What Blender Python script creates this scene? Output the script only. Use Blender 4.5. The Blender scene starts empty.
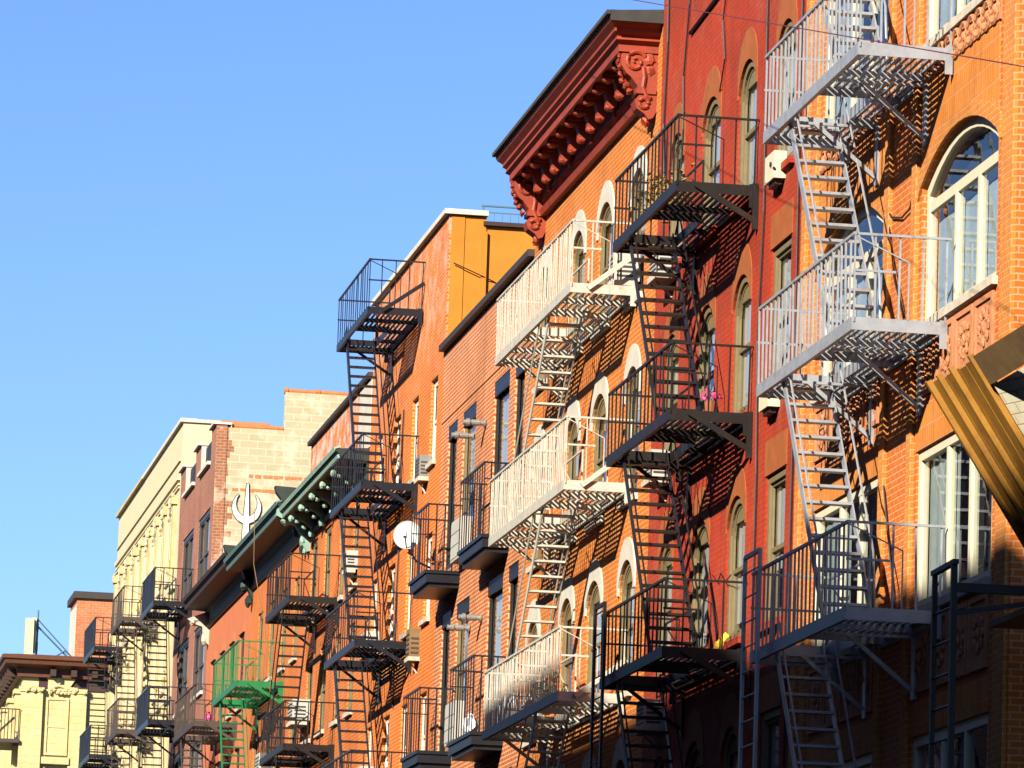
import bpy, math, random
from mathutils import Vector, Matrix
R = random.Random(7)
sc = bpy.context.scene
COL = sc.collection
XF = 13.3                      # street line of the facades (metres right of the camera)

# ------------------------------------------------------------------ mesh helper
class MB:
    def __init__(s): s.v = []; s.f = []
    def add(s, vs, fs):
        n = len(s.v); s.v += [tuple(v) for v in vs]; s.f += [tuple(i + n for i in f) for f in fs]
    def box(s, x0, x1, y0, y1, z0, z1):
        vs = [(x, y, z) for x in (x0, x1) for y in (y0, y1) for z in (z0, z1)]
        s.add(vs, [(0,1,3,2),(4,6,7,5),(0,4,5,1),(2,3,7,6),(0,2,6,4),(1,5,7,3)]); return s
    def bar(s, p, q, w, h, up=(0,0,1)):
        p = Vector(p); q = Vector(q); d = (q - p).normalized(); up = Vector(up)
        if abs(d.dot(up)) > .98: up = Vector((1,0,0))
        a = d.cross(up).normalized() * (w/2); b = a.cross(d).normalized() * (h/2)
        vs = [p-a-b, p+a-b, p+a+b, p-a+b, q-a-b, q+a-b, q+a+b, q-a+b]
        s.add(vs, [(0,1,2,3),(7,6,5,4),(0,4,5,1),(1,5,6,2),(2,6,7,3),(3,7,4,0)]); return s
    def tube(s, pts, r, n=6, closed=False):
        pts = [Vector(p) for p in pts]; rings = []; m = len(pts)
        for i, p in enumerate(pts):
            a = pts[(i-1) % m] if (closed or i > 0) else p; b = pts[(i+1) % m] if (closed or i < m-1) else p
            d = (b - a).normalized()
            u = Vector((0,0,1)) if abs(d.z) < .9 else Vector((1,0,0))
            e = d.cross(u).normalized(); g = e.cross(d)
            rr = r[i] if isinstance(r, (list, tuple)) else r
            rings.append([p + (e*math.cos(t) + g*math.sin(t))*rr for t in [2*math.pi*k/n for k in range(n)]])
        vs = [v for q in rings for v in q]; fs = []
        for i in range(m if closed else m-1):
            j = (i+1) % m
            for k in range(n):
                fs.append((i*n+k, i*n+(k+1) % n, j*n+(k+1) % n, j*n+k))
        if not closed: fs += [tuple(range(n-1,-1,-1)), tuple((m-1)*n+k for k in range(n))]
        s.add(vs, fs); return s
    def prism(s, poly, axis, a, b):
        """poly: 2d points in the two other axes, extruded along axis from a to b"""
        def P(p, w):
            return {'x': (w, p[0], p[1]), 'y': (p[0], w, p[1]), 'z': (p[0], p[1], w)}[axis]
        n = len(poly); vs = [P(p, a) for p in poly] + [P(p, b) for p in poly]
        fs = [tuple(range(n)), tuple(range(2*n-1, n-1, -1))] + [(i, i+n, (i+1) % n+n, (i+1) % n) for i in range(n)]
        s.add(vs, fs); return s
    def strip(s, A, B, x0, x1, closed=True):
        """ring between two (y,z) outlines of the same length, x0..x1 deep"""
        n = len(A); vs = [(x0,)+p for p in A] + [(x0,)+p for p in B] + [(x1,)+p for p in A] + [(x1,)+p for p in B]; fs = []
        for i in range(n if closed else n-1):
            j = (i+1) % n
            fs += [(i,j,n+j,n+i), (2*n+i,3*n+i,3*n+j,2*n+j), (i,2*n+i,2*n+j,j), (n+i,n+j,3*n+j,3*n+i)]
        if not closed:
            fs += [(0,n,3*n,2*n), (n-1,3*n-1,4*n-1,2*n-1)]
        s.add(vs, fs); return s
    def face(s, x, poly): s.add([(x,)+p for p in poly], [tuple(range(len(poly)))]); return s
    def blob(s, c, rx, ry, rz, rnd=.25, nu=7, nv=5):
        vs = []; fs = []
        for i in range(nv+1):
            t = math.pi*i/nv
            for j in range(nu):
                a = 2*math.pi*j/nu; k = 1 + R.uniform(-rnd, rnd)
                vs.append((c[0]+rx*k*math.sin(t)*math.cos(a), c[1]+ry*k*math.sin(t)*math.sin(a), c[2]+rz*k*math.cos(t)))
        for i in range(nv):
            for j in range(nu): fs.append((i*nu+j, i*nu+(j+1) % nu, (i+1)*nu+(j+1) % nu, (i+1)*nu+j))
        s.add(vs, fs); return s

ROOT = {}
def finish(me, bevel=0):
    import bmesh
    bm = bmesh.new(); bm.from_mesh(me)
    bmesh.ops.recalc_face_normals(bm, faces=bm.faces[:])
    bm.to_mesh(me); bm.free()
def mesh_obj(name, mb, m, origin):
    me = bpy.data.meshes.new(name)
    o = Vector(origin)
    me.from_pydata([tuple(Vector(v) - o) for v in mb.v], [], mb.f); me.materials.append(m)
    if name != 'pane': finish(me)
    ob = bpy.data.objects.new(name, me); COL.objects.link(ob); return ob
def part(name, mb, m, parent):
    """one mesh under its thing (or, as a sub-part, under a part)"""
    o = ROOT[parent.name]; ob = mesh_obj(name, mb, m, o); ob.parent = parent; ROOT[ob.name] = o; return ob
def tag(o, label, cat, group=None):
    o['label'] = label; o['category'] = cat
    if group: o['group'] = group
    return o
def thing(name, label, cat, loc, group=None):
    o = bpy.data.objects.new(name, None); COL.objects.link(o); o.location = loc; o.empty_display_size = .3
    ROOT[o.name] = Vector(loc); return tag(o, label, cat, group)
def solo(name, mb, m, label, cat, loc, group=None):
    o = mesh_obj(name, mb, m, loc); o.location = loc; ROOT[o.name] = Vector(loc); return tag(o, label, cat, group)
def struct(name, mb, m):
    o = mesh_obj(name, mb, m, (0,0,0)); o['kind'] = 'structure'; return o

# ------------------------------------------------------------------ materials
KB = .59      # wall pigments as seen in even light
def sh(c, k): return tuple(x*k for x in c)
def nt(name):
    m = bpy.data.materials.new(name); m.use_nodes = True; t = m.node_tree
    return m, t, t.nodes['Principled BSDF']
def N(t, typ, **kw):
    n = t.nodes.new(typ)
    for k, v in kw.items():
        if k in n.inputs.keys() if isinstance(k, str) else False: n.inputs[k].default_value = v
        else: setattr(n, k, v)
    return n
def mth(t, op, a, b=None):
    n = t.nodes.new('ShaderNodeMath'); n.operation = op
    for i, x in enumerate((a, b)):
        if x is None: continue
        if isinstance(x, (int, float)): n.inputs[i].default_value = x
        else: t.links.new(x, n.inputs[i])
    return n.outputs[0]
def mixc(t, fac, a, b, mode='MIX'):
    n = t.nodes.new('ShaderNodeMix'); n.data_type = 'RGBA'; n.blend_type = mode
    for i, x in ((0, fac), (6, a), (7, b)):
        if isinstance(x, (int, float)): n.inputs[i].default_value = x
        elif isinstance(x, tuple): n.inputs[i].default_value = x if len(x) == 4 else x+(1,)
        else: t.links.new(x, n.inputs[i])
    return n.outputs[2]
def ramp(t, x, lo, hi):
    n = t.nodes.new('ShaderNodeMapRange'); t.links.new(x, n.inputs[0])
    n.inputs[1].default_value = lo; n.inputs[2].default_value = hi; return n.outputs[0]
def wallcoords(t):
    """metres along the wall and up it, whichever way the wall faces"""
    g = t.nodes.new('ShaderNodeNewGeometry')
    p = t.nodes.new('ShaderNodeSeparateXYZ'); t.links.new(g.outputs['Position'], p.inputs[0])
    n = t.nodes.new('ShaderNodeSeparateXYZ'); t.links.new(g.outputs['True Normal'], n.inputs[0])
    k = mth(t, 'GREATER_THAN', mth(t, 'ABSOLUTE', n.outputs[0]), .5)
    u = mth(t, 'ADD', mth(t, 'MULTIPLY', k, p.outputs[1]), mth(t, 'MULTIPLY', mth(t, 'SUBTRACT', 1.0, k), p.outputs[0]))
    c = t.nodes.new('ShaderNodeCombineXYZ'); t.links.new(u, c.inputs[0]); t.links.new(p.outputs[2], c.inputs[1])
    return g.outputs['Position'], c.outputs[0], p.outputs
def noise(t, vec, scale, detail=4, rough=.6, sv=None):
    if sv:
        m = t.nodes.new('ShaderNodeVectorMath'); m.operation = 'MULTIPLY'; t.links.new(vec, m.inputs[0]); m.inputs[1].default_value = sv; vec = m.outputs[0]
    n = t.nodes.new('ShaderNodeTexNoise'); t.links.new(vec, n.inputs['Vector'])
    n.inputs['Scale'].default_value = scale; n.inputs['Detail'].default_value = detail; n.inputs['Roughness'].default_value = rough
    return n.outputs['Fac']
def bump(t, b, h, strength, dist=.02):
    n = t.nodes.new('ShaderNodeBump'); n.inputs['Strength'].default_value = strength; n.inputs['Distance'].default_value = dist
    t.links.new(h, n.inputs['Height']); t.links.new(n.outputs[0], b.inputs['Normal'])
def brick(name, c1, c2, mortar, bw=.215, bh=.075, ms=.010, white=0, wcol=(.7,.62,.52), stain=.35, rough=.85, zwhite=None, bumps=.6, spots=None):
    c1, c2, mortar, wcol = sh(c1, KB), sh(c2, KB), sh(mortar, KB), sh(wcol, KB)
    if spots: spots = sh(spots, KB)
    m, t, b = nt(name); pos, uv, p = wallcoords(t)
    n = t.nodes.new('ShaderNodeTexBrick'); t.links.new(uv, n.inputs['Vector'])
    n.inputs['Scale'].default_value = 1; n.inputs['Brick Width'].default_value = bw; n.inputs['Row Height'].default_value = bh
    n.inputs['Mortar Size'].default_value = ms; n.inputs['Mortar Smooth'].default_value = .25; n.inputs['Bias'].default_value = 0
    for k, c in (('Color1', c1), ('Color2', c2), ('Mortar', mortar)): n.inputs[k].default_value = c+(1,)
    col = n.outputs['Color']
    big = noise(t, pos, .55, 5, .62)
    fine = noise(t, pos, 9, 3)
    col = mixc(t, ramp(t, big, .42, .72), col, mixc(t, 1.0, col, (1-stain, 1-stain, 1-stain*1.1), 'MULTIPLY'))
    col = mixc(t, mth(t, 'MULTIPLY', ramp(t, fine, .5, .75), .35), col, mixc(t, 1.0, col, (.62,.58,.55), 'MULTIPLY'))
    drip = noise(t, uv, 1.0, 4, .6, (6, .5, 1))
    col = mixc(t, mth(t, 'MULTIPLY', ramp(t, drip, .56, .74), stain), col, mixc(t, 1.0, col, (.55,.5,.48), 'MULTIPLY'))
    fade = noise(t, pos, 1.3, 6, .7)
    col = mixc(t, mth(t, 'MULTIPLY', ramp(t, fade, .52, .72), .22), col, mixc(t, .5, col, sh((.62,.45,.32), KB)))
    soot = noise(t, uv, 1.0, 5, .65, (2.6, .22, 1))
    col = mixc(t, mth(t, 'MULTIPLY', ramp(t, soot, .54, .78), .42), col, mixc(t, 1.0, col, (.42,.34,.30), 'MULTIPLY'))
    if white:
        w = noise(t, pos, 2.2, 6, .75)
        f = mth(t, 'MULTIPLY', ramp(t, w, .44, .66), white)
        if zwhite: f = mth(t, 'MULTIPLY', f, ramp(t, p[2], zwhite[0], zwhite[1]))
        col = mixc(t, f, col, wcol)
    if spots:
        w = noise(t, pos, 3.1, 5, .75); col = mixc(t, mth(t, 'MULTIPLY', ramp(t, w, .63, .68), .85), col, spots)
    t.links.new(col, b.inputs['Base Color']); b.inputs['Roughness'].default_value = rough; b.inputs['Specular IOR Level'].default_value = .25
    h = mth(t, 'ADD', mth(t, 'MULTIPLY', n.outputs['Fac'], -1), mth(t, 'MULTIPLY', fine, .5)); bump(t, b, h, bumps, .012)
    return m
def paint(name, c, rough=.6, var=.25, rust=0, metal=0, spec=.4, scale=6, dark=(.5,.47,.45), rustc=(.16,.055,.02)):
    c, rustc = sh(c, .62), sh(rustc, .70)
    m, t, b = nt(name); g = t.nodes.new('ShaderNodeNewGeometry'); pos = g.outputs['Position']
    a = noise(t, pos, scale, 5, .65)
    col = mixc(t, mth(t, 'MULTIPLY', ramp(t, a, .4, .75), var*2), c, tuple(x*y for x, y in zip(c, dark)))
    if rust:
        r = noise(t, pos, 3.2, 6, .75); col = mixc(t, mth(t, 'MULTIPLY', ramp(t, r, .58-.1*rust, .72), .8), col, rustc)
    t.links.new(col, b.inputs['Base Color']); b.inputs['Roughness'].default_value = rough
    b.inputs['Metallic'].default_value = metal; b.inputs['Specular IOR Level'].default_value = spec
    bump(t, b, noise(t, pos, 25, 3), .15, .01)
    return m
def glass(name, tint=(.75,.8,.82)):
    m, t, b = nt(name); t.nodes.remove(b); out = t.nodes['Material Output']
    tr = t.nodes.new('ShaderNodeBsdfTransparent'); tr.inputs[0].default_value = tint+(1,)
    gl = t.nodes.new('ShaderNodeBsdfGlossy'); gl.inputs['Roughness'].default_value = .015
    g = t.nodes.new('ShaderNodeNewGeometry'); bn = t.nodes.new('ShaderNodeBump'); bn.inputs['Strength'].default_value = .08; bn.inputs['Distance'].default_value = .02
    t.links.new(noise(t, g.outputs['Position'], 1.6, 2), bn.inputs['Height']); t.links.new(bn.outputs[0], gl.inputs['Normal'])
    dt = t.nodes.new('ShaderNodeVectorMath'); dt.operation = 'DOT_PRODUCT'; t.links.new(g.outputs['Incoming'], dt.inputs[0]); t.links.new(g.outputs['True Normal'], dt.inputs[1])
    c5 = mth(t, 'POWER', mth(t, 'SUBTRACT', 1.0, mth(t, 'ABSOLUTE', dt.outputs['Value'])), 5.0)      # reflectance of a pane rising towards grazing view
    fr = mth(t, 'ADD', mth(t, 'MULTIPLY', c5, .92), .05)
    mx = t.nodes.new('ShaderNodeMixShader'); t.links.new(fr, mx.inputs[0]); t.links.new(tr.outputs[0], mx.inputs[1]); t.links.new(gl.outputs[0], mx.inputs[2])
    t.links.new(mx.outputs[0], out.inputs[0]); return m

M = {}
M['A'] = brick('tan_orange_brick', (.64,.135,.010), (.72,.175,.016), (.70,.34,.15), ms=.011, stain=.22)
M['Apil'] = brick('yellow_brick', (.68,.21,.025), (.74,.26,.034), (.72,.37,.16), bw=.11, stain=.2, ms=.008)
M['Asold'] = brick('soldier_brick', (.68,.205,.022), (.74,.25,.03), (.74,.35,.15), bw=.10, bh=.24, ms=.008, stain=.18)
M['terra'] = paint('terracotta_relief', (.62,.24,.10), .85, .3)
M['B'] = brick('red_painted_brick', (.50,.047,.010), (.45,.042,.010), (.41,.038,.009), ms=.006, stain=.5, bumps=.9, spots=(.36,.10,.05), white=.04, wcol=(.6,.3,.22))
M['C'] = brick('orange_brick', (.66,.145,.012), (.72,.185,.02), (.76,.37,.11), ms=.011, stain=.22)
M['D'] = brick('red_brick_pale_joints', (.58,.105,.014), (.68,.145,.022), (.74,.50,.28), ms=.013, stain=.3, white=.22, zwhite=(15.9,17.4))
M['E'] = brick('orange_painted_brick', (.76,.145,.009), (.82,.18,.013), (.76,.36,.12), ms=.011, stain=.2, white=.8, wcol=(.74,.50,.38), zwhite=(16.8,18.6))
M['mustard'] = paint('mustard_stucco', (.60,.215,.013), .9, .28, scale=1.1, dark=(.78,.68,.5), rust=.02, rustc=(.5,.24,.07))
M['F'] = brick('worn_orange_brick', (.70,.135,.012), (.76,.17,.018), (.72,.36,.14), ms=.010, stain=.3, white=.9, wcol=(.78,.70,.62), zwhite=(16.6,17.4))
M['G'] = brick('dusty_orange_brick', (.68,.14,.016), (.74,.175,.02), (.68,.32,.12), stain=.3)
M['G2'] = paint('salmon_stucco', (.60,.17,.06), .9, .2, scale=1.5, dark=(.7,.55,.5))
M['H'] = brick('rose_brick', (.36,.11,.06), (.43,.145,.08), (.5,.34,.24), stain=.25, ms=.009)
M['I'] = paint('cream_limestone', (.66,.56,.34), .85, .12, scale=1.2, dark=(.75,.68,.5))
M['Iorn'] = paint('weathered_cream_ornament', (.62,.50,.25), .85, .3, scale=2.2, dark=(.55,.42,.2))
M['J'] = brick('cream_block', (.72,.58,.26), (.74,.62,.30), (.66,.54,.27), bw=.6, bh=.3, ms=.012, stain=.2)
M['tower'] = brick('far_red_brick', (.56,.15,.05), (.64,.22,.09), (.55,.33,.2), bh=.11, bw=.3, stain=.3)
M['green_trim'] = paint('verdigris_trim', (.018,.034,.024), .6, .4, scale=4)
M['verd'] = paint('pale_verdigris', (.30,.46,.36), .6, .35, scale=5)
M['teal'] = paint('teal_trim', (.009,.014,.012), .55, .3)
M['brownlit'] = paint('sunlit_brown_paint', (.15,.045,.016), .6, .3)  # lighter copy of the brown, sunlight on the far cornice put into the colour
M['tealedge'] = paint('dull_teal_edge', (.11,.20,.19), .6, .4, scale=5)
M['brown'] = paint('shaded_brown_paint', (.05,.016,.008), .6, .35)  # brown darkened, the shading of the frieze put into the colour
M['redtrim'] = paint('red_cornice_paint', (.35,.042,.009), .6, .35, rust=.1, rustc=(.10,.02,.01), scale=3)
M['tar'] = paint('roof_tar', (.05,.045,.04), .9, .3)
M['cop'] = paint('pale_stone_coping', (.68,.62,.5), .85, .25)
M['darkcop'] = paint('dark_metal_coping', (.045,.03,.022), .6, .2)
M['tile'] = paint('clay_coping_tile', (.58,.19,.05), .75, .25)
M['silver'] = paint('silver_painted_steel', (.42,.43,.45), .42, .25, rust=.28, metal=.25, spec=.5, rustc=(.22,.12,.07))
M['black'] = paint('black_painted_steel', (.020,.016,.014), .45, .25, rust=.35, rustc=(.05,.024,.015), spec=.18)
M['blackblue'] = paint('blue_black_steel', (.018,.019,.025), .38, .2, rust=.1, rustc=(.06,.035,.025), spec=.18)
M['white'] = paint('cream_painted_steel', (.58,.55,.45), .5, .25, rust=.34, rustc=(.45,.22,.08))
M['green'] = paint('green_painted_steel', (.008,.19,.05), .45, .15, rust=.05, rustc=(.05,.12,.04))
M['rustbrown'] = paint('rust_brown_steel', (.06,.04,.03), .6, .3, rust=.4, rustc=(.12,.05,.025))
M['olive'] = paint('olive_window_paint', (.22,.165,.075), .6, .2)
M['creamfr'] = paint('cream_window_paint', (.74,.66,.46), .5, .1)
M['whitefr'] = paint('white_window_paint', (.78,.74,.64), .5, .12)
M['blackfr'] = paint('black_window_paint', (.018,.017,.017), .4, .2)
M['darkfr'] = paint('dark_window_paint', (.06,.05,.045), .5, .2)
M['sill'] = paint('stone_sill', (.62,.54,.42), .9, .3)
M['hood'] = paint('white_painted_stone', (.62,.57,.47), .8, .2, scale=3)
M['ochre'] = paint('ochre_painted_stone', (.38,.095,.014), .85, .3, scale=4)
M['dark'] = paint('unlit_room_dark', (.012,.012,.014), .9, .1)
M['blind'] = paint('window_blind', (.62,.6,.54), .9, .1)
M['curtain'] = paint('window_curtain', (.55,.60,.56), .9, .2)
M['glass'] = glass('window_glass')
M['ac'] = paint('beige_appliance', (.54,.52,.45), .5, .12)
M['vent'] = paint('galvanised_vent', (.42,.40,.36), .4, .2, metal=.5)
M['dish'] = paint('off_white_dish', (.56,.56,.5), .5, .1)
M['plank'] = paint('amber_plank', (.42,.19,.016), .6, .45, scale=3)
M['plank2'] = paint('weathered_plywood', (.26,.15,.05), .8, .4, scale=3)
M['pale'] = brick('pale_shingle_panel', (.88,.82,.62), (.84,.76,.54), (.55,.45,.25), bw=.24, bh=.10, ms=.007, stain=.1)
M['leafy'] = paint('dry_leaves', (.42,.27,.03), .8, .5, scale=20)
M['leafg'] = paint('green_leaves', (.06,.11,.03), .8, .4, scale=20)
M['pink'] = paint('pink_petals', (.75,.06,.22), .6, .2)
M['yellow'] = paint('yellow_plastic', (.85,.62,.02), .4, .1)
M['whitepl'] = paint('white_plastic', (.8,.8,.8), .4, .1)
M['pot'] = paint('clay_pot', (.35,.11,.04), .8, .2)
M['cable'] = paint('black_cable', (.012,.010,.010), .5, .1)
M['redwire'] = paint('dull_red_wire', (.16,.025,.02), .5, .1)
M['antenna'] = paint('pale_antenna_shell', (.68,.66,.36), .5, .05)
M['bluerail'] = paint('blue_grey_steel', (.10,.17,.22), .5, .1)
M['asphalt'] = paint('asphalt', (.05,.05,.052), .9, .3, scale=.8)
M['pave'] = brick('concrete_pavement', (.30,.29,.27), (.33,.32,.30), (.2,.2,.19), bw=1.5, bh=1.5, ms=.02)
M['line'] = paint('road_paint', (.75,.6,.1), .7, .2)
M['opp'] = brick('brown_brick', (.14,.07,.045), (.17,.085,.05), (.2,.15,.12), stain=.2)
M['opp2'] = brick('grey_brick', (.17,.13,.1), (.2,.15,.12), (.22,.18,.15), stain=.2)
# block wall with toothed brick quoin (side wall of the rose brick house)
def block_wall():
    m, t, b = nt('pale_block_wall'); pos, uv, p = wallcoords(t)
    def br(c1, c2, mo, bw, bh, ms):
        n = t.nodes.new('ShaderNodeTexBrick'); t.links.new(uv, n.inputs['Vector']); n.inputs['Scale'].default_value = 1
        n.inputs['Brick Width'].default_value = bw; n.inputs['Row Height'].default_value = bh; n.inputs['Mortar Size'].default_value = ms; n.inputs['Mortar Smooth'].default_value = .3
        for k, c in (('Color1', c1), ('Color2', c2), ('Mortar', mo)): n.inputs[k].default_value = sh(c, KB*.8)+(1,)
        return n
    a = br((.58,.49,.28), (.64,.55,.33), (.72,.66,.48), .49, .205, .016)
    q = br((.44,.105,.025), (.55,.16,.04), (.42,.33,.22), .22, .085, .014)
    w = t.nodes.new('ShaderNodeTexWhiteNoise'); w.noise_dimensions = '1D'
    t.links.new(mth(t, 'FLOOR', mth(t, 'DIVIDE', p[2], .17)), w.inputs['W'])
    edge = mth(t, 'ADD', mth(t, 'MULTIPLY', w.outputs['Value'], .28), XF+.28)
    fac = mth(t, 'GREATER_THAN', p[0], edge)
    col = mixc(t, fac, q.outputs['Color'], a.outputs['Color'])
    col = mixc(t, mth(t, 'MULTIPLY', ramp(t, noise(t, pos, .9, 5, .7), .5, .66), .7), col, (.44,.39,.28))
    t.links.new(col, b.inputs['Base Color']); b.inputs['Roughness'].default_value = .9; bump(t, b, noise(t, pos, 6, 4), .5, .02); return m
M['block'] = block_wall()

# ------------------------------------------------------------------ openings, walls, windows
def outline(op, g=0):
    y0, y1, z0, z1 = op['y0']+g, op['y1']-g, op['z0']+g, op['z1']-g; r = op.get('arch', 0)
    if not r: return [(y0,z0),(y1,z0),(y1,z1),(y0,z1)]
    pts = [(y0,z0),(y1,z0)]; n = 12; zs = z1 - r; h = (y1-y0)/2; c = (y0+y1)/2
    rad = (h*h + r*r)/(2*r); a0 = math.asin(min(1, h/rad))
    if r > h: a0 = math.pi - a0
    for k in range(n+1):
        a = a0 - 2*a0*k/n; pts.append((c + rad*math.sin(a), z1 - rad + rad*math.cos(a)))
    return pts
def O(y0, y1, z0, z1, arch=0, **k): return dict(y0=y0, y1=y1, z0=z0, z1=z1, arch=arch, **k)
def wall_mb(outer, ops, x0, x1):
    cu = bpy.data.curves.new('tmp', 'CURVE'); cu.dimensions = '2D'; cu.fill_mode = 'BOTH'; cu.extrude = (x1-x0)/2
    for poly in [outer] + [outline(o) for o in ops]:
        s = cu.splines.new('POLY'); s.points.add(len(poly)-1); s.use_cyclic_u = True
        for p, q in zip(s.points, poly): p.co = (q[0], q[1], 0, 1)
    ob = bpy.data.objects.new('tmp', cu); COL.objects.link(ob)
    dg = bpy.context.evaluated_depsgraph_get(); me = ob.evaluated_get(dg).to_mesh()
    mb = MB(); mb.add([((x0+x1)/2 + v.co.z, v.co.x, v.co.y) for v in me.vertices], [tuple(p.vertices) for p in me.polygons])
    ob.evaluated_get(dg).to_mesh_clear(); bpy.data.objects.remove(ob); bpy.data.curves.remove(cu); return mb
def window(parent, op, fr='olive', reveal=.10, fw=.07, depth=.09, pd=.045, mull=(), bars=(), meet=.5, blind=None, sill=None, xf=XF, backing=True, tymp=False):
    """double hung window set in its opening: frame + sashes, glass pane, something behind it"""
    mb = MB(); x = xf + reveal
    mb.strip(outline(op, .002), outline(op, fw), x, x+depth)
    y0, y1, z0, z1 = op['y0']+fw, op['y1']-fw, op['z0']+fw, op['z1']-fw
    H = z1 - z0; top = z1 - op.get('arch', 0)*.7
    if meet:
        zm = z0 + H*meet
        mb.box(x+max(.006,pd-.035), x+depth-.005, y0-.001, y1+.001, zm-.03, zm+.03)
        lo = dict(op); s = .055
        a = [(y0,z0),(y1,z0),(y1,zm),(y0,zm)]; bb = [(y0+s,z0+s*1.4),(y1-s,z0+s*1.4),(y1-s,zm-s*.6),(y0+s,zm-s*.6)]
        mb.strip(a, bb, x+max(.004,pd-.02), x+depth-.004)
        mb.strip(outline(op, fw-.002), outline(op, fw+.045), x+max(.003,pd-.04), x+max(.02,pd-.01))
    if op.get('arch', 0) and bars: top = z0 + H*bars[0] - .03
    for f in mull:
        y = y0 + (y1-y0)*f; mb.box(x+.005, x+depth-.003, y-.05, y+.05, z0, top)
    if tymp and op.get('arch', 0):
        zs_ = op['z1'] - op['arch']*.72; tp = [q for q in outline(op, fw*.6) if q[1] > zs_]
        if len(tp) > 2: mb.prism([(a_, b_) for a_, b_ in [(tp[0][0], zs_-.06)] + tp + [(tp[-1][0], zs_-.06)]], 'x', x+pd-.03, x+pd+.02)
    for f in bars:
        z = z0 + H*f; mb.box(x+.012, x+depth-.012, y0, y1, z-.06, z+.06)
    w = part('window', mb, M[fr], parent)
    pm = MB(); pm.face(x+pd, outline(op, fw-.004)[::-1]); part('pane', pm, M['glass'], w)
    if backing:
        bk = MB(); bk.box(xf+.285, xf+.295, op['y0']+.01, op['y1']-.01, op['z0']+.01, op['z1']-op.get('arch',0)*.5); part('room_shade_sheet', bk, M['dark'], w)  # near-black sheet behind the pane, the unlit room's shade put into its colour
    if blind:
        kind, a, c = blind[:3]; yl = y0 + (y1-y0)*(blind[3] if len(blind) > 3 else 0); bl = MB(); zb = z0 + H*a; zt = z0 + H*c
        n = 9
        for i in range(n):
            ya = yl + (y1-yl)*i/n; yb = yl + (y1-yl)*(i+1)/n; dx = .015*(i % 2)
            bl.add([(x+.1+dx, ya, zb), (x+.1+.015-dx, yb, zb), (x+.1+.015-dx, yb, zt), (x+.1+dx, ya, zt)], [(0,1,2,3)])
        part('blind', bl, M[kind], w)
    if sill:
        s = MB(); s.box(xf-.07, xf+reveal+.02, op['y0']-.07, op['y1']+.07, op['z0']-.09, op['z0']+.004); part('sill', s, M[sill], w)
    return w
def body(root, Y0, Y1, ztop, mat, depth=13, near=None, far=None, roofz=None, x0=XF+.3):
    """side and rear walls and the roof behind the street wall"""
    rz = (roofz or ztop-.5)
    mb = MB(); x1 = XF+depth
    mb.box(x0, x1, Y0, Y0+.25, 0, ztop); mb.box(x0, x1, Y1-.25, Y1, 0, ztop); mb.box(x1-.25, x1, Y0+.25, Y1-.25, 0, ztop)
    part('side_wall', mb, M[mat], root)
    r = MB(); r.box(x0, x1-.25, Y0+.25, Y1-.25, rz-.2, rz); part('roof', r, M['tar'], root)
def hood(root, op, w, h, mat, drop=.3, proud=.05, name='lintel', flat=False):
    r = op.get('arch', 0); n = 12; y0, y1, z1 = op['y0'], op['y1'], op['z1']; zs = z1 - r; c = (y0+y1)/2
    inn = [p for p in outline(op)[2:]]; A = [(y1, zs-.02)] + inn + [(y0, zs-.02)]
    big = dict(y0=y0-w, y1=y1+w, z0=0, z1=z1+h, arch=r+h*.62)
    B = [(y1+w, zs-drop)] + outline(big)[2:] + [(y0-w, zs-drop)]
    A[0] = (y1, zs-drop); A[-1] = (y0, zs-drop)
    mb = MB(); mb.strip(A, B, XF-proud, XF-.001, closed=False); return part(name, mb, M[mat], root)

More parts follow.
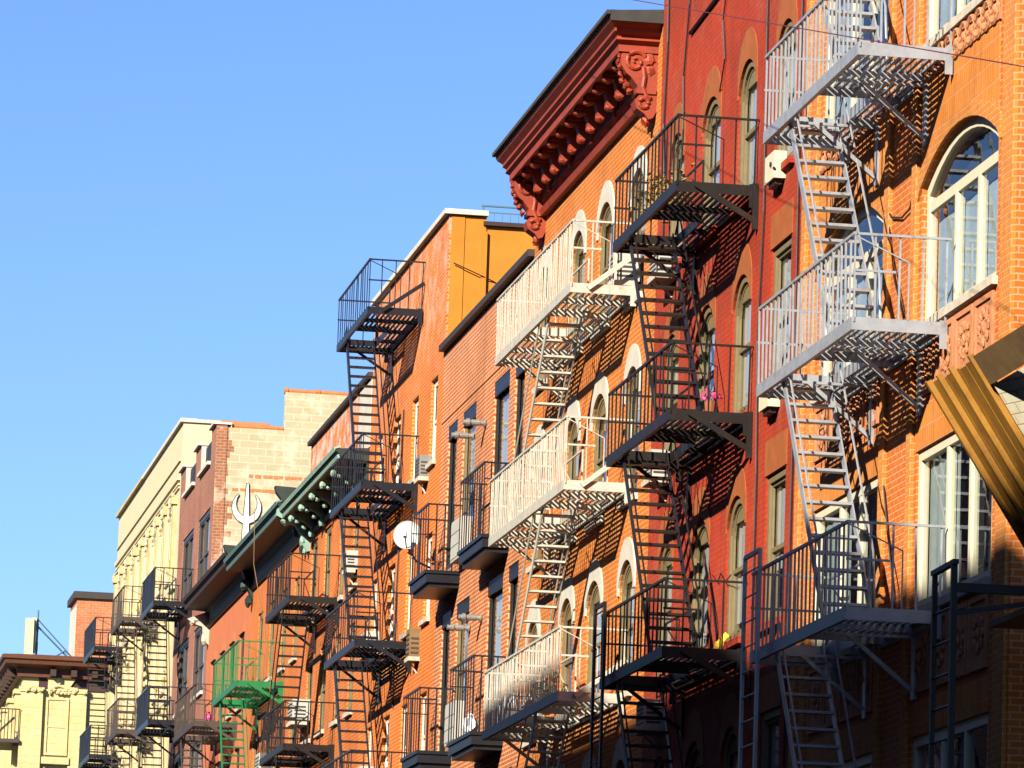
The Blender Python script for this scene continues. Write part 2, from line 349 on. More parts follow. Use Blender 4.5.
# ------------------------------------------------------------------ fire escapes
def fire_escape(label, group, Y0, Y1, zs, mat, dep=1.1, stair=None, rail=.93, pick=.2, br='down', stairs_to=None, up_first=False, ladder=None, near_up=(), sw=.56, nslat=.083, prad=.010, guard=True, xw=XF-.02, hung=(), slh=.022):
    """stair=(y at the top, y at the bottom) of every flight; zs = platform heights from the top down"""
    root = thing('fire_escape', label, 'fire escape', (XF-dep, Y0, zs[-1]), group)
    mt = M[mat]; xo = xw-dep; SH = .14
    for i, z in enumerate(zs):
        last = (i == len(zs)-1)
        hole = None
        if stair and not (last and not stairs_to):
            yt, yb = stair; s = 1 if yt > yb else -1
            ha, hb = sorted((yt, yt - s*1.75)); hole = (ha, hb, xo+.06, xo+.06+sw+.08)
        p = MB()
        p.box(xo, xo+.012, Y0, Y1, z-SH, z+.005); p.box(xo+.012, xo+.05, Y0+.013, Y1-.013, z-SH, z-SH+.012)      # front channel
        for y, q in ((Y0, .012), (Y1-.012, .012)): p.box(xo+.013, xw, y, y+q, z-SH, z+.004)
        p.box(xw-.012, xw, Y0+.013, Y1-.013, z-SH*.8, z-.013)
        n = max(3, int((Y1-Y0)/1.15))
        for k in range(1, n):
            y = Y0 + (Y1-Y0)*k/n
            xa = xo+.05
            if hole and hole[0]-.03 < y < hole[1]+.03: xa = hole[3]+.012
            p.box(xa, xw-.013, y-.006, y+.006, z-.105, z-slh-.002)
        if hole:
            p.box(hole[3], hole[3]+.012, hole[0]-.05, hole[1]+.05, z-SH*.95, z+.003)
            p.box(xo+.05, hole[3], hole[0]-.012, hole[0], z-SH*.9, z-.001); p.box(xo+.05, hole[3], hole[1], hole[1]+.012, z-SH*.9, z-.001)
        for y in (Y0, Y1-.06): p.box(xw-.10, xw-.012, y-.012 if y == Y0 else y+.062, y if y == Y0 else y+.074, z-.3, z+.02)
        pl = part('platform', p, mt, root)
        g = MB(); ns = int((dep-.1)/nslat)
        for k in range(ns):
            x = xo+.07 + k*(dep-.12)/(ns-1)
            if hole and x < hole[3]-.005:
                g.box(x-.021, x+.021, Y0+.014, hole[0]-.013, z-slh, z); g.box(x-.021, x+.021, hole[1]+.013, Y1-.014, z-slh, z)
            else: g.box(x-.021, x+.021, Y0+.014, Y1-.014, z-slh, z)
        part('grating', g, mt, pl)
        # railing
        r = MB(); zr = z+rail; zm = z+rail*.56
        r.box(xo, xo+.036, Y0-.02, Y1+.02, zr-.022, zr+.012)
        for y in (Y0+.012, Y1-.012): r.box(xo+.037, xw+.02, y-.014, y+.014, zr-.018, zr+.010)
        r.box(xo, xw*.45+xo*.55, Y0-.005, Y0+.005, zm-.014, zm+.014); r.box(xo, xw, Y1-.005, Y1+.005, zm-.014, zm+.014)
        def pk(x, y):
            dx, dy = R.uniform(-.012, .012), R.uniform(-.012, .012)
            r.bar((x, y, z-.012), (x+dx, y+dy, zr-.01), prad*2, prad*2, (0,1,0))
        m = int((Y1-Y0)/pick)
        for k in range(m+1):
            y = Y0 + (Y1-Y0)*k/m; big = (k % 9 == 0)
            r.box(xo+.014, xo+.030, y-.015, y+.015, z-.05, zr-.02) if big else pk(xo+.022, y)
        me = max(3, int(dep/.27))
        for y in (Y0+.022, Y1-.022):
            for k in range(1, me+1): pk(xo + (dep-.03)*k/me, y)
        if guard and hole:
            xg = hole[3]+.02; yy = hole[0] if s < 0 else hole[1]; ye = hole[0]-.0 if s > 0 else hole[1]
            r.box(xg-.012, xg+.012, hole[0], hole[1], zr-.17, zr-.145)
            for y in (hole[0], hole[1]): r.box(xg-.012, xg+.012, y-.012, y+.012, z-.05, zr-.145)
            r.bar((xg, hole[0], z+.02), (xg, hole[1], zr-.2), .016, .016)
            r.bar((xo, Y0, zr-.02), (xw-dep*.42, Y0, zr-.30), .014, .014); r.bar((xw-dep*.42, Y0, zr-.30), (xw-dep*.42, Y0, z), .014, .014)
        part('railing', r, mt, root)
        # brackets
        def under(y, drop, w=.05):
            b = MB(); b.bar((xo+dep*.3, y, z-SH-.02), (xw-.03, y, z-SH-drop), w, .05); b.box(xw-.02, xw+.018, y-.075, y+.075, z-SH-drop-.1, z-SH-.003)
            b.box(xo+.06, xw-.025, y-.02, y+.02, z-SH-.035, z-SH-.002)
            part('bracket', b, mt, root)
        def side_down(y, drop):
            b = MB(); b.bar((xo+dep*.24, y-.035, z-.03), (xw-.03, y-.035, z-drop), .03, .075); b.box(xw-.06, xw+.018, y-.07, y-.018, z-drop-.12, z+.02)
            part('bracket', b, mt, root)
        def side_up(y, rise):
            b = MB(); b.bar((xo+dep*.26, y-.035, z-.07), (xw, y-.035, z+rise), .05, .075); part('brace', b, mt, root)
        kind = 'up' if i in near_up else br
        if kind == 'down': under(Y0+1.25, .62); under(Y0+(Y1-Y0)*.72, .62)
        elif kind == 'side': side_down(Y0, .48); under(Y1-.45, .55)
        elif kind == 'up': side_up(Y0, .52); under(Y1-.5, .5)
        # stair down to the next platform
        if stair and not (last and not stairs_to):
            zn = stairs_to if last else zs[i+1]
            yt, yb = stair; st = MB(); xa, xb = xo+.09, xo+.09+sw
            T = Vector((0, yt, z)); B = Vector((0, yb, zn)); d = (B-T)
            for x in (xa, xb): st.bar((x, yt, z), (x, yb, zn), .018, .12)
            nt_ = max(8, int((z-zn)/.208))
            for k in range(1, nt_):
                y = yt + d.y*k/nt_; zz = z + d.z*k/nt_
                st.box(xa+.01, xb-.01, y-.085, y+.085, zz-.016, zz+.016)
            part('stair', st, mt, root)
            hr = MB(); off = .62
            for x in (xa-.035, xb+.035):
                e = .12; f2 = .93
                p0 = Vector((x, yt + d.y*.01, z + d.z*.01 + .05)); p1 = Vector((x, yt+d.y*e, z+d.z*e+off)); p2 = Vector((x, yt+d.y*f2, zn - d.z*(1-f2)+off)); p3 = Vector((x, yt+d.y*.985, zn-d.z*.015+.1))
                hr.tube([p0, p1, p2, p3], .013, 5)
            part('handrail', hr, mt, root)
            if up_first and i == 0: pass
    if ladder:
        ya, yb, za, zb = ladder; l = MB(); x = xo-.06
        for y in (ya, yb): l.bar((x, y, za), (x, y, zb), .035, .09, (0,1,0))
        k = zb+.25
        while k < za: l.tube([(x, ya, k), (x, yb, k)], .011, 5); k += .3
        l.box(x-.02, x+.02, min(ya,yb), max(ya,yb), za-.03, za+.02)
        part('drop_ladder', l, mt, root)
    return root
G_FE = 'fire escapes down the row of facades'

# ================================================================== BUILDINGS
def facade(root, Y0, Y1, ztop, mat, ops, z0=0, outer=None, name='front_wall', x1=None):
    mb = wall_mb(outer or [(Y0,z0),(Y1,z0),(Y1,ztop),(Y0,ztop)], ops, XF, x1 or XF+.3); return part(name, mb, M[mat], root)
def coping(root, Y0, Y1, z, mat, out=.08, h=.09, side=None, name='coping'):
    mb = MB(); mb.box(XF-out, XF+.4, Y0, Y1, z+.002, z+h)
    if side: mb.box(XF+.4, XF+side, Y0-.05, Y0+.33, z+.002, z+h)
    part(name, mb, M[mat], root)
BL = [('blind',.5,1),('curtain',.02,1),None,('blind',.62,1),None,('curtain',.3,1),None,('blind',.35,1)]
def rb(): return R.choice(BL)

# --- A: orange house with the silver fire escape
A = thing('brick_house', 'orange brick house with big cream windows and terracotta bands behind the silver fire escape', 'house', (XF, 50.5, 0))
ops = []
for (a, b) in ((51.3, 54.72), (56.55, 60.05)):
    ops += [O(a, b, 14.76, 16.9), O(a, b, 11.5, 13.55, .42), O(a, b, 8.25, 10.07), O(a, b, 5.0, 6.82)]
facade(A, 50.5, 61.0, 18.0, 'A', ops); body(A, 50.5, 61.0, 18.0, 'A')
for k, op in enumerate(ops):
    w = window(A, op, 'creamfr', reveal=.025 if not op['arch'] else .06, fw=.11, depth=.10, pd=.04, mull=(.30,.62), meet=0, bars=(.70,) if op['arch'] else (), blind=('curtain',.0,.98,.55) if not op['arch'] else ('curtain',.0,.6), sill='sill')
for y0, y1 in ((50.52,50.98),(54.86,55.06),(56.2,56.42),(60.2,60.4),(60.75,60.98)):
    pl = MB(); pl.box(XF-.05, XF+.001, y0, y1, 0, 18.0); part('pilaster', pl, M['Apil'], A)
for (a, b) in ((51.3, 54.72), (56.55, 60.05)):
    for (z0, z1) in ((10.075,10.55),(6.825,7.2)):
        s = MB(); s.box(XF-.012, XF+.05, a-.05, b+.05, z0, z1); part('lintel', s, M['Asold'], A)
    op = O(a, b, 11.5, 13.55, .42); up = outline(op)[2:]
    s = MB(); s.strip([(y, z+.001) for y, z in up], [(y, 14.32) for y, z in up], XF-.014, XF+.05, closed=False); part('lintel', s, M['Asold'], A)
    s = MB(); ar = [(b, 13.13)] + up + [(a, 13.13)]; big = [(y + (.14 if y > (a+b)/2 else -.14)*min(1, abs(y-(a+b)/2)/1.2), z+.15) for y, z in ar]
    big[0] = (b+.14, 13.0); big[-1] = (a-.14, 13.0); s.strip(ar, big, XF-.03, XF+.04, closed=False); part('arch_band', s, M['Apil'], A)
    s = MB(); s.box(XF-.03, XF+.05, a-.05, b+.05, 14.33, 14.40); s.box(XF-.03, XF+.05, a-.05, b+.05, 14.58, 14.66); s.box(XF-.01, XF+.05, a-.05, b+.05, 14.40, 14.58)
    n = 10
    for k in range(n):
        yc = a + (b-a)*(k+.5)/n; s.tube([(XF-.02, yc+.17*math.cos(t), 14.49+.15*math.sin(t)) for t in [2*math.pi*j/14 for j in range(14)]], .035, 6, closed=True); s.blob((XF-.01, yc, 14.49), .05, .06, .06, .05)
    part('terracotta_band', s, M['terra'], A)
    for (z0, z1) in ((10.68,11.36),(7.3,8.1)):
        s = MB(); n = 4; wdt = (b-a)/n
        for k in range(n):
            y0, y1 = a+wdt*k+.03, a+wdt*(k+1)-.03
            s.box(XF-.012, XF+.05, y0, y1, z0, z1)
            s.strip([(y0,z0),(y1,z0),(y1,z1),(y0,z1)], [(y0+.07,z0+.06),(y1-.07,z0+.06),(y1-.07,z1-.06),(y0+.07,z1-.06)], XF-.035, XF-.011)
            yc, zc = (y0+y1)/2, (z0+z1)/2
            for j in range(8):
                t = 2*math.pi*j/8; s.blob((XF-.02, yc+.2*math.cos(t), zc+.16*math.sin(t)), .022, .075, .06, .3)
            s.blob((XF-.02, yc, zc), .03, .07, .07, .2)
        part('relief_panel', s, M['terra'], A)

# --- B: red painted house
B = thing('brick_house', 'red painted brick house with ochre window heads between the orange house and the big cornice', 'house', (XF, 61, 0))
ops = []
colsB = [(61.75,62.95),(64.2,65.4),(66.6,67.9),(69.2,70.3)]
for r_, (zh, flat) in enumerate(((16.86,0),(13.9,0),(10.9,0),(7.82,0))):
    for c_, (a, b) in enumerate(colsB):
        ar = 0 if (c_ == 0 and r_ > 0) else .38
        ops.append(O(a, b, zh-1.95, zh, ar))
facade(B, 61.0, 71.15, 20.4, 'B', ops); body(B, 61.0, 71.15, 20.4, 'B')
for k, op in enumerate(ops):
    window(B, op, 'olive', reveal=.03, fw=.10, depth=.14, pd=.075, tymp=True, blind=[('blind',.0,1),('blind',.1,1),('blind',.35,1),('curtain',0,1)][(k*7+k//4) % 4], sill='B')
    if not op['arch']:
        s = MB(); s.box(XF-.013, XF+.05, op['y0']-.06, op['y1']+.06, op['z1']+.003, op['z1']+.46); part('lintel', s, M['ochre'], B); continue
    hd = hood(B, op, .04, .44, 'ochre', drop=.06 if op['arch'] else .02, proud=.015)
coping(B, 61.0, 71.15, 20.4, 'redtrim')

# --- C: bright orange house with the big red cornice
Cc = thing('brick_house', 'bright orange brick house under the big red bracketed cornice with white window heads', 'house', (XF, 71.15, 0))
colsC = [(72.15,73.35),(74.85,76.15),(77.35,78.55),(80.6,81.75)]
ops = [O(a, b, zh-2.0, zh, .36) for zh in (16.93,13.9,10.98,8.0) for a, b in colsC]
facade(Cc, 71.15, 82.4, 18.9, 'C', ops); body(Cc, 71.15, 82.4, 18.85, 'C')
for k, op in enumerate(ops):
    window(Cc, op, 'olive', reveal=.035, fw=.085, depth=.11, pd=.055, tymp=True, blind=rb(), sill='hood'); hood(Cc, op, .11, .34, 'hood', drop=.12, proud=.03)
pr = [(0,17.8),(.10,17.8),(.13,17.9),(.05,17.97),(.05,18.03),(.10,18.05),(.10,18.32),(.16,18.36),(.2,18.47),(.56,18.47),(.56,18.42),(.60,18.42),(.60,18.53),(.66,18.58),(.645,18.64),(.70,18.69),(.70,18.74),(.78,18.82),(.80,18.88),(.80,18.92),(0,18.99)]
Y0, Y1 = 71.17, 81.95
def mitred(mb, prof, Y0, Y1, near=True, far=True, lim=.5):
    """cornice profile (out, z) returned to the wall at its ends"""
    om = max(o for o, z in prof); rows = []
    for o, z in prof:
        e = min(lim, (om-o)*1.5)
        ya = Y0 + (e if near else 0); yb = Y1 - (e if far else 0)
        rows.append([(XF+.05, ya, z), (XF-o-.0, ya, z), (XF-o, yb, z), (XF+.05, yb, z)])
    n = len(rows); fs = [(i*4+k, i*4+k+1, (i+1)*4+k+1, (i+1)*4+k) for i in range(n-1) for k in range(3)]
    mb.add([p for r in rows for p in r], fs + [(3,2,1,0), tuple((n-1)*4+k for k in range(4))]); return mb
mb = MB(); mitred(mb, pr, Y0, Y1)
co = part('cornice', mb, M['redtrim'], Cc)
rt = MB(); rt.prism([(XF-.83,18.91),(XF-.84,18.955),(XF+.3,19.04),(XF+.3,18.995)], 'y', Y0-.03, Y1+.03); rt.box(XF-.86, XF-.805, Y0-.05, Y1+.02, 18.895, 18.955); rt.box(XF-.80, XF+.0, Y0-.055, Y0-.006, 18.80, 18.96); part('roof_edge', rt, M['tar'], co)
for k in range(11):
    y = 72.35 + k*.83; ml = MB()
    ml.prism([(XF-.16,18.45),(XF-.48,18.45),(XF-.50,18.40),(XF-.44,18.36),(XF-.37,18.34),(XF-.34,18.27),(XF-.32,18.14),(XF-.25,18.08),(XF-.18,18.13),(XF-.16,18.2)], 'y', y-.10, y+.10)
    ml.box(XF-.52, XF-.12, y-.15, y+.15, 18.40, 18.469)
    ml.blob((XF-.46, y, 18.36), .085, .11, .06, .08, 10, 7); ml.blob((XF-.27, y, 18.12), .08, .11, .075, .08, 10, 7)
    part('modillion', ml, M['redtrim'], co)
fz = MB()
for k in range(5):
    y = 72.4 + k*1.98
    fz.box(XF-.15, XF-.09, y-.07, y+.07, 18.04, 18.34); fz.tube([(XF-.16, y, 18.14+.05*math.sin(t)) if 0 else (XF-.15, y+.07*math.cos(t), 18.2+.07*math.sin(t)) for t in [2*math.pi*j/10 for j in range(10)]], .03, 6, closed=True)
    if k < 4: fz.strip([(y+.15,18.07),(y+1.83,18.07),(y+1.83,18.31),(y+.15,18.31)], [(y+.2,18.11),(y+1.78,18.11),(y+1.78,18.27),(y+.2,18.27)], XF-.12, XF-.095)
part('frieze_panel', fz, M['redtrim'], co)
def console(y):
    c = MB(); w = .16
    c.prism([(XF+.0,18.46),(XF-.50,18.46),(XF-.56,18.38),(XF-.55,18.22),(XF-.47,18.10),(XF-.40,18.05),(XF-.30,17.92),(XF-.27,17.78),(XF-.34,17.70),(XF-.30,17.58),(XF-.18,17.50),(XF-.12,17.42),(XF-.05,17.45),(XF,17.55)], 'y', y-w, y+w)
    for s in (-1, 1):
        yy = y + s*(w+.012)
        pts = [(XF-.34+.17*(1-k/26)*math.cos(.5+k*.42), yy, 18.28+.17*(1-k/26)*math.sin(.5+k*.42)) for k in range(24)]
        c.tube(pts, [.035*(1-.5*k/24) for k in range(24)], 6)
        pts = [(XF-.22,yy,18.2),(XF-.20,yy,18.05),(XF-.22,yy,17.9),(XF-.16,yy,17.76),(XF-.10,yy,17.74)]
        c.tube(pts, .035, 6); c.blob((XF-.13,yy,18.33), .08,.03,.09,.3); c.blob((XF-.12,yy,18.16), .07,.03,.07,.3)
        c.tube([(XF-.20+.07*math.cos(t), yy, 17.66+.07*math.sin(t)) for t in [2*math.pi*j/12 for j in range(12)]], .03, 6, closed=True)
    for k in range(7): c.blob((XF-.56+.03*k*k*.16, y+R.uniform(-.08,.08), 18.4-.09*k), .05, .09, .05, .3)
    c.box(XF-.32, XF-.02, y-w-.03, y+w+.03, 17.80, 17.87)
    c.blob((XF-.12, y, 17.42), .07, .08, .1, .3)
    part('console', c, M['redtrim'], co)
console(71.66); console(81.5)

# --- D: red brick house with pale joints and small balconies
D = thing('brick_house', 'lower red brick house with pale joints and black framed tall windows beside the mustard wall', 'house', (XF, 82.4, 0))
colsD = [(83.0,84.1),(84.65,86.4),(88.45,90.05),(90.7,91.9)]
ops = [O(a, b, zh-dz, zh) for zh in (15.75,12.2,8.7) for (a, b), dz in zip(colsD, (2.75,2.85,2.2,2.75))]
facade(D, 82.4, 92.75, 17.32, 'D', ops); body(D, 82.4, 92.75, 17.32, 'D')
for k, op in enumerate(ops):
    window(D, op, 'blackfr' if k % 4 != 2 else 'olive', reveal=.045, fw=.08, depth=.09, pd=.05, meet=.42 if k % 4 in (1, 2) else .1, blind=[None,('blind',.4,1),('blind',.3,1),None][k % 4])
for k, op in enumerate(ops):
    s = MB(); s.box(XF+.012, XF+.044, op['y0']+.002, op['y1']-.002, op['z1']-.26, op['z1']-.003); part('lintel_panel', s, M['blackblue'], D)
s = MB()
s.box(XF-.015, XF+.02, 82.42, 92.73, 15.93, 16.02); part('band_course', s, M['D'], D)
coping(D, 82.4, 92.73, 17.32, 'darkcop', out=.12, h=.12)

# --- E: tall orange house, mustard side wall
E = thing('brick_house', 'tall orange painted house with white windows and a mustard stucco side wall', 'house', (XF, 92.75, 0))
colsE = [(93.5,94.45),(96.1,97.0),(98.6,99.6),(101.3,102.1)]
ops = [O(a, b, zh-1.65, zh) for zh in (17.02,14.0,10.95) for a, b in colsE]
facade(E, 92.77, 103.25, 20.0, 'E', ops); 
mb = MB(); mb.box(XF+.302, XF+.72, 92.77, 93.0, 0, 19.98); mb.box(XF+.72, XF+13, 92.80, 93.0, 0, 19.82); mb.box(XF+.05,XF+.302,92.752,92.769,0,19.98)
mb.box(XF+.64, XF+.74, 92.72, 92.8, 0, 19.7)
part('mustard_wall', mb, M['mustard'], E)
mb = MB(); mb.box(XF+.3, XF+13, 103.0, 103.25, 0, 19.8); part('side_wall', mb, M['E'], E); mb = MB(); mb.box(XF+.3, XF+13, 93.0, 103.0, 19.0, 19.2); part('roof', mb, M['tar'], E)
mb = MB(); mb.box(XF-.1, XF+.4, 92.68, 103.3, 20.002, 20.10); mb.box(XF+.4, XF+.74, 92.68, 93.1, 20.002, 20.10); part('coping', mb, M['cop'], E)
mb = MB(); mb.box(XF+.66, XF+13, 92.7, 93.05, 19.823, 19.90); part('side_coping', mb, M['brown'], E)
for k, op in enumerate(ops):
    window(E, op, 'whitefr', reveal=.07, fw=.08, depth=.07, pd=.03, blind=rb(), sill='sill')
mb = MB()
for k in range(14): mb.box(XF+.78+k*.16, XF+.79+k*.16, 93.3, 93.312, 19.9, 20.2)
mb.box(XF+.7, XF+3.2, 93.28, 93.33, 20.30, 20.33); mb.box(XF+.7, XF+3.2, 93.295, 93.315, 20.18, 20.2); mb.box(XF+.72, XF+.75, 93.28, 93.33, 19.9, 20.3)
mb.box(XF+.7, XF+3.2, 93.295, 93.315, 19.93, 19.95)
solo('roof_railing', mb, M['bluerail'], 'thin blue grey railing on the roof of the mustard walled house', 'railing', (XF+.7, 93.3, 19.9))

# --- F: worn orange house, dark green cornice
F_ = thing('brick_house', 'orange brick house with a dark green bracketed cornice and whitewashed parapet', 'house', (XF, 103.3, 0))
colsF = [(104.6,105.6),(106.9,107.9),(109.4,110.6),(111.9,113.1)]
ops = [O(a, b, zh-1.9, zh) for zh in (16.15,13.45,10.3) for a, b in colsF]
facade(F_, 103.27, 113.9, 18.5, 'F', ops); body(F_, 103.27, 113.9, 18.5, 'F')
for op in ops: window(F_, op, 'olive', reveal=.04, fw=.09, depth=.09, pd=.05, blind=rb(), sill='sill')
coping(F_, 103.27, 113.9, 18.5, 'darkcop', out=.1)
wp = MB(); wp.box(XF-.015, XF+.02, 103.3, 105.2, 17.0, 18.45); part('whitewash_patch', wp, M['hood'], F_)
def cornice(root, Y0, Y1, zt, zb, out, m_body, m_edge, nbr, m_br, consoles, brw=.16, ends=True):
    h = zt - zb
    pr = [(XF+.02,zb),(XF-.07,zb),(XF-.10,zb+.08*h),(XF-.05,zb+.14*h),(XF-.05,zb+.5*h),(XF-.12,zb+.6*h),(XF-out*.86,zb+.64*h),(XF-out*.88,zb+.76*h),(XF-out,zt-.10),(XF-out,zt-.05),(XF+.1,zt)]
    mb = MB(); mb.prism(pr, 'y', Y0, Y1); c = part('cornice', mb, M[m_body], root)
    e = MB(); e.prism([(XF-out*.87,zb+.62*h),(XF-out*.93,zb+.62*h),(XF-out*.96,zb+.72*h),(XF-out*.9,zb+.75*h)], 'y', Y0-.005, Y1+.005); e.prism([(XF-out-.02,zt-.115),(XF-out-.05,zt-.03),(XF-out+.1,zt+.01),(XF-out+.1,zt-.03),(XF-out-.01,zt-.06)], 'y', Y0-.02, Y1+.02)
    part('edge_moulding', e, M[m_edge], c)
    if nbr:
        for k in range(nbr):
            b = MB(); y = Y0 + (Y1-Y0)*(k+.7)/(nbr+.4)
            b.prism([(XF-.03,zb+.62*h),(XF-out*.66,zb+.62*h),(XF-out*.72,zb+.52*h),(XF-out*.6,zb+.42*h),(XF-out*.35,zb+.3*h),(XF-.1,zb+.12*h),(XF-.03,zb+.1*h)], 'y', y-brw/2, y+brw/2)
            b.blob((XF-out*.80, y, zb+.42*h), .08, brw*.6, .085, .12)
            b.blob((XF-out*.62, y, zb+.36*h), .07, brw*.45, .06, .15); b.blob((XF-out*.38, y, zb+.16*h), .06, brw*.5, .06, .15); b.blob((XF-.1, y, zb-.02*h), .09, brw*.5, .1, .15)
            part('cornice_bracket', b, M[m_br], c)
    for y in consoles:
        b = MB()
        b.prism([(XF+.0,zt-.03),(XF-out-.06,zt-.03),(XF-out-.08,zt-.2),(XF-out*.82,zb+.55*h),(XF-out*.5,zb+.42*h),(XF-.2,zb+.05*h),(XF-.16,zb-.2),(XF-.08,zb-.32),(XF,zb-.3)], 'y', y-.15, y+.15)
        b.blob((XF-out*.8, y, zb+.6*h), .13, .2, .13, .15); b.blob((XF-.15, y, zb-.06), .1, .19, .14, .15); b.blob((XF-.1, y, zb-.3), .06, .12, .1, .2)
        part('console', b, M[m_br], c)
    return c
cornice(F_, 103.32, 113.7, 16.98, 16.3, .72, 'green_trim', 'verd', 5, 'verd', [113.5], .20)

# --- G: teal cornice house with green fire escape
G = thing('brick_house', 'dusty orange house under the teal cornice behind the green fire escape', 'house', (XF, 113.9, 0))
colsG = [(115.2,116.2),(117.6,118.7),(120.2,121.3),(122.8,123.9)]
ops = [O(a, b, zh-1.9, zh) for zh in (15.65,12.6,9.6) for a, b in colsG]
facade(G, 113.9, 125.6, 17.3, 'G', ops); body(G, 113.9, 125.6, 17.3, 'G')
for op in ops: window(G, op, 'olive', reveal=.04, fw=.09, depth=.09, pd=.05, blind=rb(), sill='sill')
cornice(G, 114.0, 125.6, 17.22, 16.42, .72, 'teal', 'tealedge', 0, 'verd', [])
for y in (114.1, 125.4):
    b = MB(); b.prism([(XF+.1,17.52),(XF-.8,17.55),(XF-.76,17.4),(XF-.6,17.2),(XF-.3,16.9),(XF-.12,16.4),(XF-.02,16.2),(XF+.1,16.2)], 'y', y-.14, y+.14)
    b.blob((XF-.2, y, 16.55), .14, .2, .16, .2); b.blob((XF-.1, y, 16.15), .09, .16, .16, .2)
    part('end_bracket', b, M['green_trim'], G)

# --- G2: salmon house with brown cornice
G2 = thing('stucco_house', 'salmon stucco house with a brown cornice between the teal cornice and the rose brick house', 'house', (XF, 125.65, 0))
colsK = [(127.0,128.0),(129.4,130.4),(131.8,132.8),(134.2,135.2)]
ops = [O(a, b, zh-1.9, zh) for zh in (15.55,12.6,9.6) for a, b in colsK]
facade(G2, 125.62, 136.65, 17.3, 'G2', ops); body(G2, 125.62, 136.65, 17.0, 'G2')
for op in ops: window(G2, op, 'darkfr', reveal=.04, fw=.075, depth=.09, blind=rb(), sill='sill')
for op in ops:
    s = MB(); s.box(XF-.05, XF+.1, op['y0']-.1, op['y1']+.1, op['z1']-.003, op['z1']+.2); part('lintel', s, M['G2'], G2)
cornice(G2, 125.66, 136.6, 17.42, 16.62, .72, 'brown', 'brown', 0, 'brown', [])
b = MB(); b.prism([(XF,17.1),(XF-.62,16.85),(XF-.5,16.75),(XF-.2,16.65),(XF-.1,16.25),(XF,16.15)], 'y', 136.3, 136.6); b.blob((XF-.4,136.45,16.78),.15,.2,.1,.25); b.blob((XF-.1,136.45,16.33),.1,.16,.2,.2); part('end_bracket', b, M['sill'], G2)

# --- H: rose brick house with pale block side wall
H = thing('brick_house', 'rose brick house with a notched parapet and a pale block side wall', 'house', (XF, 136.7, 0))
notch = [(138.0,140.9),(142.4,145.4)]
outer = [(136.7,0),(146.9,0),(146.9,22.35)]
for a, b in reversed(notch): outer += [(b,22.35),(b,21.4),(a,21.4),(a,22.35)]
outer += [(136.7,22.35)]
ops = [O(a, b, zh-2.0, zh) for zh in (20.15,17.0,13.8) for a, b in ((137.5,140.8),(142.2,145.4))]
facade(H, 136.7, 146.9, 22.3, 'H', ops, outer=outer)
mb = MB(); mb.prism([(XF+.301,0),(XF+13,0),(XF+13,23.36),(XF+1.88,23.36),(XF+1.88,22.28),(XF+.301,22.28)], 'y', 136.7, 136.95); mb.box(XF+.002, XF+.301, 136.682, 136.699, 0, 22.3)
part('block_wall', mb, M['block'], H)
mb = MB(); mb.box(XF+.3, XF+13, 146.65, 146.9, 0, 22.3); part('side_wall', mb, M['H'], H); mb = MB(); mb.box(XF+.3, XF+13, 136.95, 146.65, 20.8, 21); part('roof', mb, M['tar'], H)
for op in ops: window(H, op, 'darkfr', reveal=.03, fw=.14, depth=.10, pd=.06, mull=(.55,), meet=.4, blind=rb(), sill='cop')
for a, b in notch:
    mb = MB(); mb.box(XF-.1, XF+.32, a+.01, b-.01, 21.402, 21.5); part('sill', mb, M['cop'], H)
    mb = MB(); mb.box(XF+.12, XF+.14, a+.02, b-.02, 22.2, 22.25); 
    for k in range(30): y = a+.05+(b-a-.1)*k/29; mb.box(XF+.12, XF+.135, y-.022, y+.022, 21.5, 22.2)
    part('parapet_railing', mb, M['blackblue'], H)
    mb = MB(); mb.box(XF+.0, XF+.3, b-.14, b-.003, 21.502, 22.3); part('jamb', mb, M['cop'], H)
for a, b in ((136.66,138.03),(140.88,142.42),(145.38,146.9)):
    mb = MB(); mb.box(XF-.1, XF+.42, a, b, 22.352, 22.42); part('cap_stone', mb, M['cop'], H)
mb = MB()
for k in range(3): mb.tube([(XF+.44+k*.48, 136.82, 22.33),(XF+.9+k*.48, 136.82, 22.33)], .075, 8)
part('clay_coping', mb, M['tile'], H); mb = MB()
for k in range(9): mb.tube([(XF+1.85+k*.9, 136.82, 23.42),(XF+2.74+k*.9, 136.82, 23.40)], .075, 8); mb.tube([(XF+1.85+k*.9, 136.82, 23.42),(XF+1.95+k*.9, 136.82, 23.42)], .095, 8)
part('clay_coping', mb, M['tile'], H)
mb = MB()
for (x0, x1, z) in ((.95,3.6,20.95),(.5,2.5,20.55)):
    x = XF+x0
    while x < XF+x1:
        w = R.uniform(.10,.22); mb.box(x, x+w, 136.692, 136.72, z-.045+R.uniform(-.01,.01), z+.045); x += w+R.choice((.015,.015,.02,.06))
part('brick_course', mb, M['tile'], H)
# the white trident painted on boards fixed to that wall
def trident(mb, y, g):
    mb.prism([(XF+.80-g,18.2),(XF+1.02+g,18.2),(XF+1.00+g,19.72),(XF+.95+g,20.72+g),(XF+.90-g,20.72+g),(XF+.84-g,19.72)], 'y', y, y+.02)
    out = []; inn = []
    for k in range(19):
        a = math.radians(-235 + 290*k/18); t = abs(k-9)/9
        w = .068*(1-t**3)+.004
        ro = .40+g; out.append((XF+.92+ro*math.cos(a), 20.06+ro*1.12*math.sin(a))); ri = .40-w*1.9-g; inn.append((XF+.92+ri*math.cos(a)+.0, 20.06+ri*1.12*math.sin(a)+w*.5))
    n = len(out)
    for k in range(n-1): mb.prism([out[k], out[k+1], inn[k+1], inn[k]], 'y', y+.001, y+.0195)
tr = thing('trident_sign', 'white trident sign with dark outline on the pale block side wall', 'sign', (XF+.9, 136.66, 18.2))
mb = MB(); trident(mb, 136.64, 0); part('trident', mb, M['whitefr'], tr)
